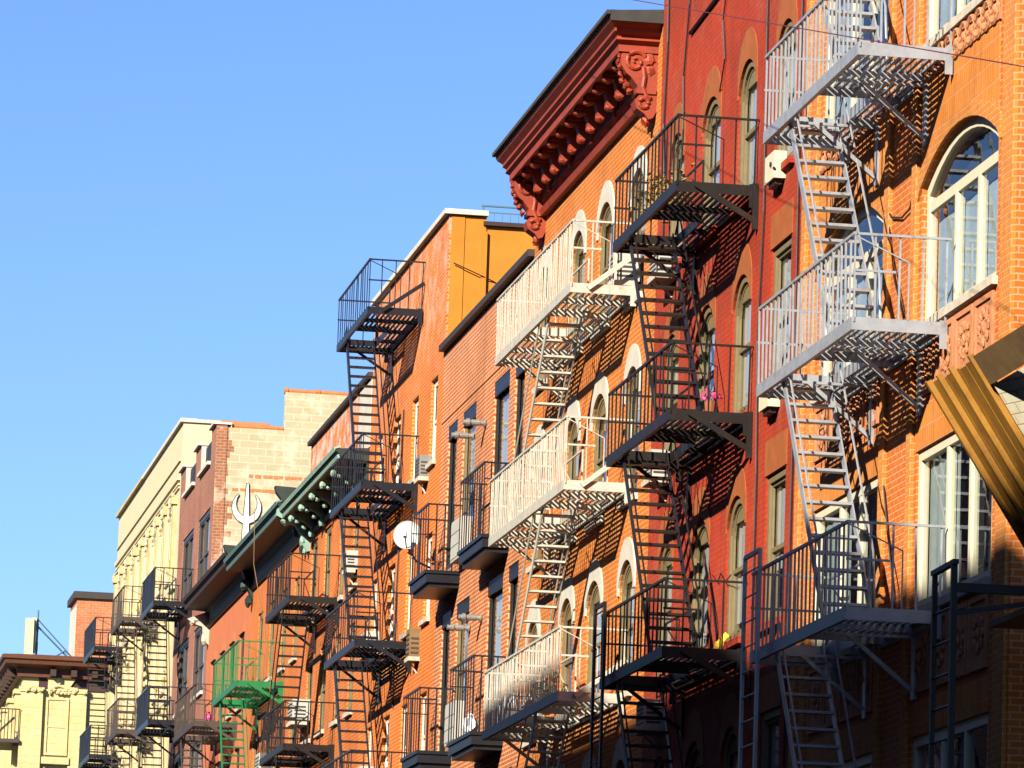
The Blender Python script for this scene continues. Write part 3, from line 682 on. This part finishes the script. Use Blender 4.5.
mb = MB(); trident(mb, 136.66, .018); part('outline', mb, M['blackfr'], tr)

# --- I: cream ornamented house
I_ = thing('stone_house', 'tall cream stone house with ornamented windows at the far end of the row', 'house', (XF, 146.9, 0))
ops = []
bays = [148.9 + 2.6*k for k in range(8)]
for zh in (21.7,18.4,15.1): ops += [O(y, y+1.5, zh-2.3, zh, .5) for y in bays]
facade(I_, 146.92, 169.7, 23.9, 'I', ops); body(I_, 146.92, 169.7, 23.9, 'I', depth=10)
for op in ops: window(I_, op, 'creamfr', reveal=.06, fw=.1, depth=.1, blind=rb(), sill='cop')
mb = MB()
for z, o, h in ((22.78,.05,.06),(22.05,.06,.06),(22.2,.09,.14),(18.95,.10,.16),(15.6,.10,.16),(21.95,.05,.05)): mb.box(XF-o, XF+.05, 147.2, 169.65, z, z+h)
part('string_course', mb, M['I'], I_)
for k in range(9):
    y = 148.05 + 2.6*k; mb = MB()
    for zb, zt in ((18.95+.17,21.94),(15.77,18.94),(12,15.59)):
        mb.box(XF-.12, XF+.02, y-.2, y+.2, zb, zt-.4); mb.box(XF-.17, XF+.02, y-.27, y+.27, zt-.39, zt-.12)
        for j in range(5): mb.blob((XF-.14, y+R.uniform(-.22,.22), zt-.25+R.uniform(-.12,.12)), .06, .09, .08, .3)
        mb.blob((XF-.14, y, zb+.5), .08, .16, .25, .3)
    part('pilaster', mb, M['Iorn'], I_)
for op in ops:
    mb = MB(); yc = (op['y0']+op['y1'])/2
    for j in range(9):
        t = math.pi*j/8; mb.blob((XF-.02, yc+.82*math.cos(t), op['z1']-.45+.52*math.sin(t)), .06, .10, .09, .3)
    mb.blob((XF-.04, yc, op['z1']+.14), .08, .12, .13, .25)
    for s in (-1, 1): mb.box(XF-.06, XF+.03, yc+s*.82-.09, yc+s*.82+.09, op['z0'], op['z1']-.5)
    part('window_ornament', mb, M['I'], I_)
mb = MB(); mb.box(XF-.1, XF+.4, 146.85, 159.6, 23.902, 24.02); mb.box(XF+.4, XF+1.1, 146.85, 147.2, 23.902, 24.0); part('coping', mb, M['cop'], I_)
mb = MB(); mb.box(XF-.12, XF+.4, 159.6, 169.75, 23.90, 24.0); part('lower_coping', mb, M['Iorn'], I_)
mb = MB(); mb.tube([(XF+.8, 147.05, 23.95),(XF+2.6, 147.05, 23.93)], .1, 8); part('clay_coping', mb, M['tile'], I_)

# --- J: corner building across the side street
JY = 217.0
J = thing('stone_building', 'cream corner building with a wide brown cornice across the side street', 'building', (XF, JY, 0))
mb = MB(); mb.box(13.15, 30, JY, JY+28, 0, 22.95); part('wall', mb, M['J'], J)
mb = MB()
for x0, x1 in ((13.1,14.05),(15.25,15.95),(17.4,18.1)): 
    mb.box(x0, x1, JY-.22, JY+.01, 0, 22.3); mb.box(x0-.05, x1+.05, JY-.27, JY+.01, 22.3, 22.5)
    for k in range(6): mb.blob(((x0+x1)/2+R.uniform(-.4,.4), JY-.27, 22.42+R.uniform(-.08,.08)), .14, .09, .1, .3)
for k in range(4): mb.box(12.93, 13.15, JY+1+k*4.5, JY+1.9+k*4.5, 0, 22.3); mb.box(12.86, 13.15, JY+.9+k*4.5, JY+2.0+k*4.5, 22.3, 22.5)
part('pilaster', mb, M['J'], J)
mb = MB(); mb.box(14.3,15.1,JY-.05,JY+.01,19.7,22.0)
part('blind_window', mb, M['J'], J)
mb = MB(); mb.strip([(14.2,19.6),(15.2,19.6),(15.2,22.1),(14.2,22.1)],[(14.3,19.7),(15.1,19.7),(15.1,22.0),(14.3,22.0)], 0, 1)
fr = MB(); fr.add([(v[1], JY-.10+.1*v[0], v[2]) for v in mb.v], mb.f); fr.box(14.3,15.1,JY-.08,JY-.02,20.8,20.86); fr.box(14.1,15.3,JY-.3,JY+.01,19.2,19.5)
part('window_surround', fr, M['J'], J)
mb = MB(); mb.box(13.85,14.25,JY-.006,JY+.01,22.45,23.0); part('frieze_panel', mb, M['brown'], J)
mb = MB(); mb.box(15.25,18,JY-.006,JY+.01,22.45,22.95); part('frieze_panel', mb, M['brown'], J)
mb = MB(); mb.prism([(14.2,22.95),(15.45,22.95),(15.1,22.4),(14.45,22.4)], 'y', JY-.1, JY+.01)
mb.tube([(14.75+.42*math.cos(t), JY-.14, 22.25+.36*math.sin(t)) for t in [math.pi*j/12 for j in range(13)]], .06, 6)
for k in range(7): mb.blob((14.75+R.uniform(-.35,.35), JY-.15, 22.35+R.uniform(-.08,.12)), .1, .08, .08, .3)
mb.blob((14.75, JY-.15, 22.85), .13, .1, .2, .3)
part('keystone_ornament', mb, M['J'], J)
mb = MB(); prj = [(0,22.95),(-.25,22.95),(-.3,23.3),(-.85,23.45),(-.9,23.6),(-1.0,23.66),(-1.02,23.82),(0,23.95)]
n = len(prj); vs = []
for o, z in prj: vs += [(13.15+o*.95, JY+28, z), (13.15+o*.95, JY+o*.95, z), (30, JY+o*.95, z), (30, JY+28, z)]
mb.add(vs, [(i*4+k, i*4+k+1, (i+1)*4+k+1, (i+1)*4+k) for i in range(n-1) for k in range(3)] + [tuple((n-1)*4+k for k in range(4))])
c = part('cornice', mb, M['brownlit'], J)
mb = MB()
for k in range(5):
    mb = MB(); mb.box(14.3+k*.9, 14.55+k*.9, JY-.6, JY-.2, 23.0, 23.28); part('cornice_bracket', mb, M['brown'], c)
for k in range(8):
    mb = MB(); mb.box(12.5, 13.0, JY+.5+k*1.6, JY+.9+k*1.6, 23.0, 23.3); part('cornice_bracket', mb, M['brown'], c)
ch = thing('brick_chimney', 'broad red brick chimney with a dark cap on the far corner building', 'chimney', (16.2, JY+3, 23.9))
mb = MB(); mb.box(15.5, 18.4, JY+2.2, JY+6, 23.9, 26.75); part('shaft', mb, M['tower'], ch)
mb = MB(); mb.box(15.492, 15.499, JY+2.25, JY+5.95, 23.95, 26.5); part('plaster_patch', mb, M['cop'], ch)
mb = MB(); mb.box(15.35, 18.6, JY+2.05, JY+6.2, 26.752, 27.05); part('cap', mb, M['darkcop'], ch)
an = thing('cell_antenna', 'pale yellow antenna panel with mast and braces on the corner roof', 'antenna', (13.4, JY+1, 23.9))
mb = MB(); mb.box(13.2, 13.57, JY+.7, JY+.95, 24.0, 25.6); mb.box(13.5, 13.69, JY+.95, JY+1.1, 24.1, 25.65); part('panel', mb, M['antenna'], an)
mb = MB(); mb.tube([(13.75,JY+1.1,23.8),(13.75,JY+1.1,26.0)], .05, 6); mb.tube([(13.75,JY+1.1,25.3),(15.2,JY+1.5,24.0)], .04, 6); mb.tube([(13.75,JY+1.1,25.6),(15.5,JY+1.5,23.9)], .03, 6); mb.tube([(14.4,JY+1.2,23.9),(15.0,JY+1.4,24.3),(15.4,JY+1.4,24.0)], .04, 5)
mb.box(13.66,13.8,JY+1,JY+1.15,24.2,24.6); mb.box(13.66,13.8,JY+1,JY+1.15,25.1,25.4)
part('mast', mb, M['bluerail'], an)
fire = MB(); fire.box(11.9,13.1,JY-.4,JY+4,20.05,20.2); fire.bar((12.9,JY+.3,21.2),(11.9,JY+.3,20.2),.08,.1)
for k in range(8): fire.tube([(12.0+k*.15,JY-.3,20.2),(12.0+k*.15,JY-.3,21.5)],.02,4)
fire.tube([(11.9,JY-.3,21.5),(13.1,JY-.3,21.5)],.025,4)
fx = thing('balcony', 'small iron balcony at the street corner of the far cream building', 'balcony', (12.5, JY, 20))
part('platform', fire, M['rustbrown'], fx)

# ================================================================== FIRE ESCAPES
fire_escape('silver grey fire escape on the orange house, nearest of the row', G_FE, 53.3, 58.35, [17.6,14.45,11.33,8.1], 'silver', stair=(57.3,54.75), rail=.95, pick=.21, br='down', stairs_to=4.9, ladder=(58.45,57.6,9.25,5.2), prad=.011)
fire_escape('black fire escape with flower pots on the red painted house', G_FE, 63.95, 68.55, [14.95,11.88,8.74], 'black', stair=(67.8,65.2), rail=.9, pick=.27, br='side', stairs_to=5.6, ladder=(68.7,67.95,9.75,5.2), sw=.62)
fire_escape('cream painted fire escape under the big red cornice', G_FE, 72.55, 79.7, [15.08,12.1,8.95], 'white', dep=1.02, stair=(74.8,78.1), rail=.96, pick=.17, br='up', near_up=(0,1,2), stairs_to=5.9, sw=.5, prad=.009, slh=.010)
fire_escape('black fire escape rising above the roofline on the tall orange painted house', G_FE, 95.8, 100.6, [18.66,15.2,12.1,9.0], 'blackblue', stair=(99.75,97.2), rail=.95, pick=.34, br='side', near_up=(0,), sw=.56, prad=.009)
fire_escape('black fire escape below the dark green bracketed cornice', G_FE, 107.4, 111.95, [14.25,11.03], 'black', stair=(109.1,111.3), rail=.93, pick=.24, br='side', stairs_to=7.9, prad=.010)
fire_escape('bright green fire escape', G_FE, 117.7, 123.3, [13.37], 'green', stair=(122.5,119.9), rail=.95, pick=.3, br='side', stairs_to=10.0, prad=.010)
fire_escape('rust brown fire escape on the salmon stucco house, left of the green one', G_FE, 127.9, 133.4, [13.3], 'rustbrown', stair=(132.4,129.8), rail=.95, pick=.3, br='side', stairs_to=10.1, prad=.011)
fire_escape('black fire escape with dense railings on the rose brick house', G_FE, 141.6, 145.7, [17.92,14.52], 'blackblue', stair=(144.6,142.6), rail=.95, pick=.11, br='side', stairs_to=11.2, prad=.014)
fire_escape('rust brown fire escape on the cream stone house, next to the rose brick house', G_FE, 152.3, 156.6, [18.6,15.15], 'rustbrown', stair=(155.6,153.5), rail=.95, pick=.34, br='side', stairs_to=11.9, prad=.013)
fire_escape('black fire escape at the far end of the cream stone house', G_FE, 163.4, 168.0, [18.82,15.27], 'blackblue', stair=(167.0,164.9), rail=.95, pick=.11, br='side', stairs_to=12.0, prad=.014)

# ================================================================== SMALL BALCONIES on the red brick house
def balcony(label, y0, y1, dep, zt, zr):
    r = thing('balcony', label, 'balcony', (XF-dep, y0, zt-.2), 'small black balconies on the red brick house'); xo = XF-dep
    m = MB(); m.box(xo, XF-.002, y0, y1, zt-.22, zt); m.box(xo-.03, XF-.002, y0-.03, y1+.03, zt-.06, zt+.003); m.box(xo+.06, XF-.002, y0+.06, y1-.06, zt-.3, zt-.221); part('slab', m, M['blackblue'], r)
    g = MB()
    g.box(xo-.018, xo+.018, y0-.02, y1+.02, zr-.025, zr+.01)
    for y in (y0, y1): g.box(xo, XF, y-.015, y+.015, zr-.02, zr+.008); g.box(xo, XF-.15, y-.01, y+.01, zr-.3, zr-.28)
    n = int((y1-y0)/.27)
    for k in range(n+1): y = y0+(y1-y0)*k/n; g.box(xo-.009, xo+.009, y-.009, y+.009, zt, zr-.02)
    for y in (y0, y1):
        for k in range(1, 4): x = xo+dep*k/4; g.box(x-.012, x+.012, y-.012, y+.012, zt, zr-.02)
    part('railing', g, M['blackblue'], r); return r
balcony('small black balcony next to the satellite dish', 89.75, 91.9, .62, 12.78, 14.0)
balcony('small black balcony half hidden by the cream fire escape, upper of its column', 84.1, 86.8, .47, 12.75, 14.0)
balcony('small black balcony low on the red brick house near the tall orange house', 90.0, 92.1, .62, 9.5, 10.65)
balcony('small black balcony beside the lowest cream fire escape platform, lower of its column', 84.05, 86.7, .55, 9.35, 10.65)

def flue(label, y, z):
    r = thing('flue_vent', label, 'vent', (XF, y, z), 'twin flue vents on the red brick house')
    for dy, dz in ((0, 0), (1.35, -.04)):
        m = MB(); m.tube([(XF+.02, y+dy, z+dz), (XF-.42, y+dy, z+dz)], .045, 12); m.tube([(XF-.30, y+dy, z+dz), (XF-.36, y+dy, z+dz)], .07, 12); m.tube([(XF-.02, y+dy, z+dz), (XF-.05, y+dy, z+dz)], .08, 12); m.tube([(XF-.12, y+dy, z+dz),(XF-.26, y+dy, z+dz)], .056, 12)
        part('flue_pipe', m, M['vent'], r)
flue('pair of galvanised flue pipes above the upper balconies on the red brick house', 87.2, 15.15)
flue('pair of galvanised flue pipes below the upper balconies on the red brick house', 86.9, 11.62)

# ================================================================== THINGS ON THE WALLS
def ac(label, y, z, w=.62, h=.42, out=.38, m='ac', sill=True):
    r = thing('air_conditioner', label, 'air conditioner', (XF, y, z), 'air conditioners on the facades')
    b = MB(); b.box(XF-out, XF+.05, y-w/2, y+w/2, z, z+h); part('casing', b, M[m], r)
    g = MB()
    for k in range(5): g.box(XF-out-.008, XF-out, y-w/2+.04, y+w/2-.04, z+.05+k*h/6, z+.05+k*h/6+h/14)
    for k in range(4): g.box(XF-out*.86, XF-out*.14, y-w/2-.008, y-w/2, z+.06+k*h/6, z+.06+k*h/6+h/14)
    part('grille', g, M['darkfr'], r)
    if sill:
        s = MB(); s.box(XF-out-.02, XF, y-w/2-.05, y+w/2+.05, z-.08, z-.002); s.bar((XF-out+.05,y,z-.08),(XF-.01,y,z-.3),.03,.03); part('shelf', s, M['sill'], r)
ac('weathered air conditioner on a shelf at the tall orange house, upper floor', 94.6, 15.15, .5, .42, .18, 'vent')
ac('rusty air conditioner at the tall orange house below the satellite dish', 94.9, 11.7, .45, .55, .2, 'plank2')
ac('white air conditioner behind the stair of the tall orange house, above its second platform', 100.9, 12.35, .7, .45, .3)
ac('white air conditioner behind the stair of the tall orange house, near the bottom', 100.9, 9.6, .7, .45, .3)
ac('white air conditioner on the house with the green cornice, above its black platform', 105.2, 14.6, .45, .4, .2)
ac('white air conditioner on the house with the green cornice, under its top platform', 113.0, 12.0, .9, .5, .35)
ac('beige air conditioner behind the top cream fire escape platform', 73.0, 15.2, .5, .42, .35, 'ac')
ac('white air conditioner behind the upper black stair of the red house', 69.8, 14.75, .55, .4, .3)
ac('white air conditioner behind the lower black stair of the red house', 69.8, 11.78, .55, .4, .3)
ac('white air conditioner just under the lowest black platform of the red house', 69.8, 8.2, .55, .4, .3)
ac('white air conditioner behind the green fire escape', 119.5, 11.3, .8, .5, .35)
for lab, y, z in (('pale louvred panel unit beside the satellite dish balcony', 88.55, 12.9), ('pale louvred panel unit on the lower part of the red brick house', 88.5, 9.55)):
    m = MB(); m.box(XF-.2, XF+.02, y, y+1.1, z, z+.75)
    for k in range(3): m.box(XF-.21, XF-.2, y+.03, y+1.07, z+.05+k*.23, z+.24+k*.23)
    solo('louvre_unit', m, M['ac'], lab, 'vent unit', (XF, y, z), 'louvred units on the red brick house')
for lab, y, z in (('white junction box on the red house, upper one', 62.5, 14.72), ('white junction box on the red house, lower one', 62.5, 11.72)):
    r = thing('junction_box', lab, 'electrical box', (XF, y, z), 'junction boxes on the red house')
    m = MB(); m.box(XF-.16, XF+.01, y-.28, y+.28, z, z+.36); part('cover', m, M['creamfr'], r)
    m = MB(); m.tube([(XF-.162,y-.12,z+.2),(XF-.18,y-.12,z+.2)],.035,8); m.tube([(XF-.16,y-.285,z+.12),(XF-.16,y-.3,z+.12)],.02,6); m.box(XF-.12,XF-.03,y-.2,y+.2,z-.07,z-.001); part('knob', m, M['cable'], r)

# satellite dish
ds = thing('satellite_dish', 'round off white satellite dish on the tall orange house', 'satellite dish', (XF-.75, 92.9, 13.5))
c = Vector((12.70, 92.6, 13.76)); ax = Vector((-.28, -1, .22)).normalized(); e1 = ax.cross(Vector((0,0,1))).normalized(); e2 = e1.cross(ax)
m = MB(); vs = []; fs = []; nr, na = 5, 28
for i in range(nr+1):
    q = .26*i/nr
    for j in range(na):
        t = 2*math.pi*j/na; vs.append(c + e1*q*math.cos(t) + e2*q*1.06*math.sin(t) + ax*(q*q*.55))
for i in range(nr):
    for j in range(na): fs.append((i*na+j, i*na+(j+1) % na, (i+1)*na+(j+1) % na, (i+1)*na+j))
m.add(vs, fs); m.tube([c + e1*.26*math.cos(t) + e2*.276*math.sin(t) + ax*.037 for t in [2*math.pi*j/na for j in range(na)]], .008, 5, closed=True)
part('reflector', m, M['dish'], ds)
m = MB(); f = c + ax*.34 - e2*.10; m.bar(f - ax*.06, f + ax*.08, .06, .1); part('receiver', m, M['ac'], ds)
m = MB(); m.tube([c - e2*.27 + ax*.03, f], .014, 5); m.tube([c - ax*.02, c - ax*.1 - e2*.2, (12.95, 93.1, 13.35), (XF, 93.1, 13.2)], .022, 6); part('arm', m, M['blackfr'], ds)

# pots and bits on the black fire escape of the red house
def plant(label, x, y, z, leaf, n, sx, sy, sz, pot='pot', name='potted_plant'):
    r = thing(name, label, 'plant', (x, y, z))
    m = MB(); m.tube([(x,y,z),(x,y,z+.16),(x,y,z+.18)], [.06,.085,.09], 10); part('pot', m, M[pot], r)
    m = MB()
    for k in range(n):
        cx, cy, cz = x+R.gauss(0,sx), y+R.gauss(0,sy), z+.22+abs(R.gauss(0,sz)); a = Vector((R.uniform(-1,1),R.uniform(-1,1),R.uniform(-.6,1))).normalized()*R.uniform(.04,.08); b = a.cross(Vector((R.uniform(-1,1),R.uniform(-1,1),R.uniform(-1,1)))).normalized()*R.uniform(.015,.03); p = Vector((cx,cy,cz))
        m.add([p-a, p+b, p+a, p-b], [(0,1,2,3)])
    for k in range(10): m.tube([(x,y,z+.15),(x+R.gauss(0,sx),y+R.gauss(0,sy),z+.2+sz)], .005, 4)
    part('leaves', m, M[leaf], r)
plant('dry yellow leafed plant on the top platform of the black fire escape', 12.62, 66.9, 14.96, 'leafy', 420, .16, .40, .2)
plant('bright pink flowers on the middle platform of the black fire escape', 12.8, 64.3, 11.89, 'pink', 26, .07, .09, .05, 'pot')
plant('green plant on the lowest cream fire escape platform', 12.75, 76.4, 8.96, 'leafg', 120, .12, .2, .25)
plant('small red potted plant on the balcony next to the satellite dish', 12.95, 90.6, 12.79, 'pot', 30, .08, .1, .08)
m = MB(); m.bar((12.95,64.2,8.80),(13.09,64.17,8.97),.05,.07); m.bar((12.92,64.2,8.74),(12.97,64.2,8.86),.05,.05); m.bar((13.08,64.16,8.95),(13.14,64.16,8.92),.03,.03); m.bar((13.0,64.18,8.76),(13.03,64.18,8.86),.03,.04)
solo('toy_gun', m, M['yellow'], 'yellow plastic toy on the lowest platform of the black fire escape', 'toy', (13,64.2,8.75))
def bag(label, x, y, z, rx, ry, rz, mt):
    m = MB(); m.blob((x,y,z+rz*.9), rx, ry, rz, .18, 10, 8); m.blob((x,y,z+rz*1.8), rx*.3, ry*.3, rz*.3, .2); m.blob((x+.02,y+.05,z+rz*2.05), rx*.4, ry*.15, rz*.18, .3)
    solo('plastic_bag', m, M[mt], label, 'bag', (x,y,z), 'bags on the fire escapes')
bag('white bag at the far end of the lowest cream platform', 12.6, 78.9, 8.96, .18, .3, .26, 'whitepl')
bag('grey bag next to the white bag on the lowest cream platform', 12.8, 78.0, 8.96, .2, .28, .2, 'curtain')
bag('white bag under the pale louvred unit of the lower balcony', 12.95, 85.6, 9.36, .14, .35, .2, 'whitepl')
bag('pink bag under the rust brown fire escape railing', 12.6, 128.4, 13.31, .09, .14, .13, 'pink')

# cables
def cab(label, pts, r=.012, mt='cable', name='cable'):
    m = MB(); m.tube(pts, r, 5); solo(name, m, M[mt], label, 'cable', pts[0], 'cables on the facades')
x = XF-.03
cab('black cable loop on the orange house left of the arched window', [(x,56.35,13.2),(x,56.1,13.05),(x,55.6,12.95),(x,55.2,12.98),(x,54.95,13.2),(x,54.85,13.45)])
cab('black cable hanging diagonally left of the cream windows', [(x,56.35,13.25),(x,55.9,12.3),(x,55.4,11.75),(x,55.45,11.6),(x,56.3,11.4)])
cab('black cable left of the lower cream window', [(x,56.3,10.1),(x,55.9,9.2),(x,55.6,8.6),(x,55.5,8.25),(x,55.9,8.2)])
cab('thick black line slanting across the top of the red wall', [(x,68.9,18.15),(x,66.5,18.25),(x,64.3,18.55),(x,62.6,18.75)], .028)  # thick dark tube following a black line on the wall
cab('black cable down the red wall beside its left edge', [(x,70.7,20),(x,70.6,18.4),(x,70.75,17.2),(x,70.5,16.0),(x,70.6,15)], .016)
cab('thin wire down the middle of the red wall', [(x,68.9,20),(x,69.0,18.6),(x,69.3,17.6),(x,69.2,16.8),(x,69.4,15.6)], .014)
cab('thin wire curling past the top windows of the red wall', [(x,66.0,20),(x,66.1,18.6),(x,66.5,17.8),(x,66.3,17.2),(x,66.6,16.8)], .011)
cab('black cable between the right windows of the red wall', [(x,63.4,20),(x,63.5,17),(x,63.4,14.5),(x,63.6,12.8),(x,63.45,11),(x,63.5,8)], .014)
cab('black cable from roof to floor at the right edge of the red wall', [(x,61.3,20),(x,61.32,16),(x,61.25,12),(x,61.3,7)], .014)
cab('wire across the red wall below the middle platform', [(x,66.2,10.0),(x,65.8,9.85),(x,65.6,9.95),(x,65.3,9.8),(x,64.9,9.85)], .008)
cab('black bent cable beside the lower stair of the red house', [(x,66.3,9.9),(x,65.7,9.0),(x,65.4,8.85),(x,65.6,8.75),(x,66.2,8.7)], .014)
cab('black cable across the mustard wall', [(XF+.1,92.7,19.05),(XF+.6,92.69,18.85),(XF+.9,92.78,18.75),(XF+1.5,92.78,18.4),(XF+2.2,92.78,18.1)], .012)
cab('cable hanging down the tall orange house', [(x,98,17),(x,98.2,15.6),(x,98,14),(x,98.15,12.6),(x,98,11)], .014)
cab('pale rope hanging in front of the dusty orange house', [(XF-.8,118.2,17.5),(XF-.78,118.1,16.2),(XF-.6,117.2,14.8),(XF-.4,116.9,13.6),(XF-.4,116.8,12.4)], .010, 'plank2', 'rope')
cab('thin red wire strung across the street front above the row', [(11.44,72.5,19.64),(11.2,64.6,17.57),(10.42,38.25,10.7)], .006, 'redwire', 'overhead_wire')

# ================================================================== PLANK FAN on the scaffold at the open lot
sf = thing('plank_fan', 'amber plank catch fan leaning out in front of the orange house', 'scaffold', (13.0, 47.5, 0))
u0 = Vector((12.16, 0, 10.0)); d = Vector((1.02, 0, -1.57)).normalized(); nrm = Vector((d.z, 0, -d.x)) * -1
L = 2.6; ya, yb = 45.2, 49.5
def fanbox(mb, y0, y1, s0, s1, t0, t1):
    vs = []
    for s in (s0, s1):
        for y in (y0, y1):
            for t in (t0, t1): p = u0 + d*s + nrm*t; vs.append((p.x, y, p.z))
    mb.add(vs, [(0,1,3,2),(4,6,7,5),(0,4,5,1),(2,3,7,6),(0,2,6,4),(1,5,7,3)])
m = MB(); ya = 47.62; k = ya
while k < yb-.02: w = min(.26, yb-k); fanbox(m, k, k+w-.012, R.uniform(0,.05), L, 0+R.uniform(0,.004), .04); k += .26
part('plank', m, M['plank'], sf)
m = MB()
for y in (49.44, 49.0, 48.5, 47.72):
    m = MB(); fanbox(m, y-.03, y+.03, -.03, L, -.06, -.001); part('joist', m, M['plank'], sf)
m = MB(); fanbox(m, 45.2, 47.62, .0, .33, -.045, -.003); part('plywood_strip', m, M['plank2'], sf)
m = MB(); vs = []
for s_ in (.345, 1.3):
    for y, t_ in ((47.55, -.004), (45.0, .75)):
        for th in (-.03, 0): q = u0 + d*s_ + nrm*(t_+th); vs.append((q.x, y, q.z))
m.add(vs, [(0,1,3,2),(4,6,7,5),(0,4,5,1),(2,3,7,6),(0,2,6,4),(1,5,7,3)]); part('shingle_panel', m, M['pale'], sf)
m = MB()
for y in (45.6, 49.2):
    m.tube([(13.7, y, 0), (13.7, y, 9.0)], .03, 8); m.tube([(13.7,y,8.9),(12.6,y,9.4)], .025, 6); m.tube([(14.9,y,0),(14.9,y,8)], .03, 8); m.tube([(13.7,y,7.6),(14.9,y,7.6)], .03, 8)
m.tube([(13.7,45.6,7.6),(13.7,49.2,7.6)], .03, 8); m.tube([(13.7,45.6,4),(13.7,49.2,4)], .03, 8)
part('scaffold_pole', m, M['rustbrown'], sf)
m = MB(); m.box(12.95, 15.0, 45.5, 50.0, 7.56, 7.62); part('deck', m, M['plank2'], sf)
ld = thing('steel_ladder', 'black steel ladder standing in shade in front of the lower cream window', 'ladder', (12.35, 49.5, 0))
m = MB()
m.bar((12.26,49.55,0),(12.26,49.55,8.02),.05,.05); m.bar((12.26,48.75,0),(12.26,48.75,8.05),.05,.06); m.bar((12.26,49.62,8.04),(12.26,48.68,8.06),.06,.05)
part('rail', m, M['black'], ld)
m = MB(); z = 2
while z < 7.9: m.tube([(12.26,49.55,z),(12.26,48.75,z)], .014, 6); z += .33
part('rung', m, M['black'], ld)
m = MB(); m.box(12.28, 13.6, 48.72, 48.8, 7.76, 7.85); m.bar((12.3,48.76,7.55),(13.3,48.76,7.72),.05,.05); part('tie_beam', m, M['black'], ld)

# ================================================================== STREET and the far side of it (behind the camera)
m = MB(); m.box(-1500, 1500, -1500, 1500, -.5, 0); struct('ground', m, M['asphalt'])
m = MB(); m.box(-3, .9, -80, 172, .002, .14); struct('near_pavement', m, M['pave'])
m = MB(); m.box(9.4, XF+.3, -80, 172, .002, .14); struct('far_pavement', m, M['pave'])
m = MB(); m.box(5.05, 5.15, -80, 172, .003, .006); m.box(5.3, 5.4, -80, 172, .003, .006); struct('road_marking', m, M['line'])
yy = -60; hs = [21.55,21.65,21.7,21.72,21.7,21.65,21.7,21.65,21.7]; labs = ['plain brown brick building across the street', 'grey brick building across the street']
k = 0
while yy < 150:
    w = [22,26,24,23,25,24,22,26,24][k % 9]; h = hs[k % 9]
    r = thing('street_building', 'brown brick building across the street, outside the picture, number of bays %d' % (5+k), 'building', (-3, yy, 0), 'buildings across the street')
    r['label'] = labs[k % 2]
    mb = MB(); mb.box(-16, -3, yy, yy+w, 0, h); part('wall', mb, M['opp' if k % 2 == 0 else 'opp2'], r)
    wm = MB(); 
    for fl in range(6):
        for c_ in range(int(w/3)): y = yy+1+c_*3; z = 2+fl*3.2; wm.box(-2.99, -2.97, y, y+1.1, z, z+1.8)
    part('window', wm, M['darkfr'], r)
    cm = MB(); cm.box(-3.05, -2.6 if 0 else -2.9, yy+.01, yy+w-.01, h+.001, h+.12); part('cornice', cm, M['brown'], r)
    yy += w; k += 1

# ================================================================== CAMERA, LIGHT, SKY
yaw, pit, rol = math.radians(8.95462903), math.radians(9.16072643), math.radians(1.95875291)
fw = Vector((math.sin(yaw)*math.cos(pit), math.cos(yaw)*math.cos(pit), math.sin(pit))); rt = Vector((math.cos(yaw), -math.sin(yaw), 0)); up = rt.cross(fw)
r2 = rt*math.cos(rol) + up*math.sin(rol); u2 = up*math.cos(rol) - rt*math.sin(rol)
cam = bpy.data.cameras.new('camera'); cam.lens = 5000/1024*36; cam.sensor_width = 36; cam.clip_start = .5; cam.clip_end = 4000
co_ = bpy.data.objects.new('camera', cam); COL.objects.link(co_)
co_.matrix_world = Matrix(((r2.x,u2.x,-fw.x,0),(r2.y,u2.y,-fw.y,0),(r2.z,u2.z,-fw.z,1.65),(0,0,0,1)))
sc.camera = co_
to_sun = Vector((-1.1, -1.33, .90)).normalized()
sl = bpy.data.lights.new('sun', 'SUN'); sl.energy = 5.0; sl.angle = math.radians(.55); sl.color = (1, .93, .80)
so = bpy.data.objects.new('sun', sl); COL.objects.link(so); so.rotation_euler = (-to_sun).to_track_quat('-Z', 'Y').to_euler(); so.location = (-60,-60,60)
w = bpy.data.worlds.new('World'); sc.world = w; w.use_nodes = True; t = w.node_tree
sky = t.nodes.new('ShaderNodeTexSky'); sky.sky_type = 'NISHITA'; sky.sun_disc = False
sky.sun_elevation = math.asin(to_sun.z); sky.sun_rotation = math.atan2(to_sun.x, to_sun.y)
sky.air_density = 1.0; sky.dust_density = .2; sky.ozone_density = 3.0; sky.altitude = 0
bg = t.nodes['Background']; bg.inputs[1].default_value = .05
tint = mixc(t, 1.0, sky.outputs[0], (.69,.865,1.22), 'MULTIPLY'); t.links.new(tint, bg.inputs[0])
vs_ = sc.view_settings; vs_.view_transform = 'Standard'; vs_.look = 'None'; vs_.gamma = 1; vs_.exposure = 1.50; vs_.use_curve_mapping = False
sc.cycles.max_bounces = 6; sc.cycles.transparent_max_bounces = 12; sc.cycles.use_denoising = True
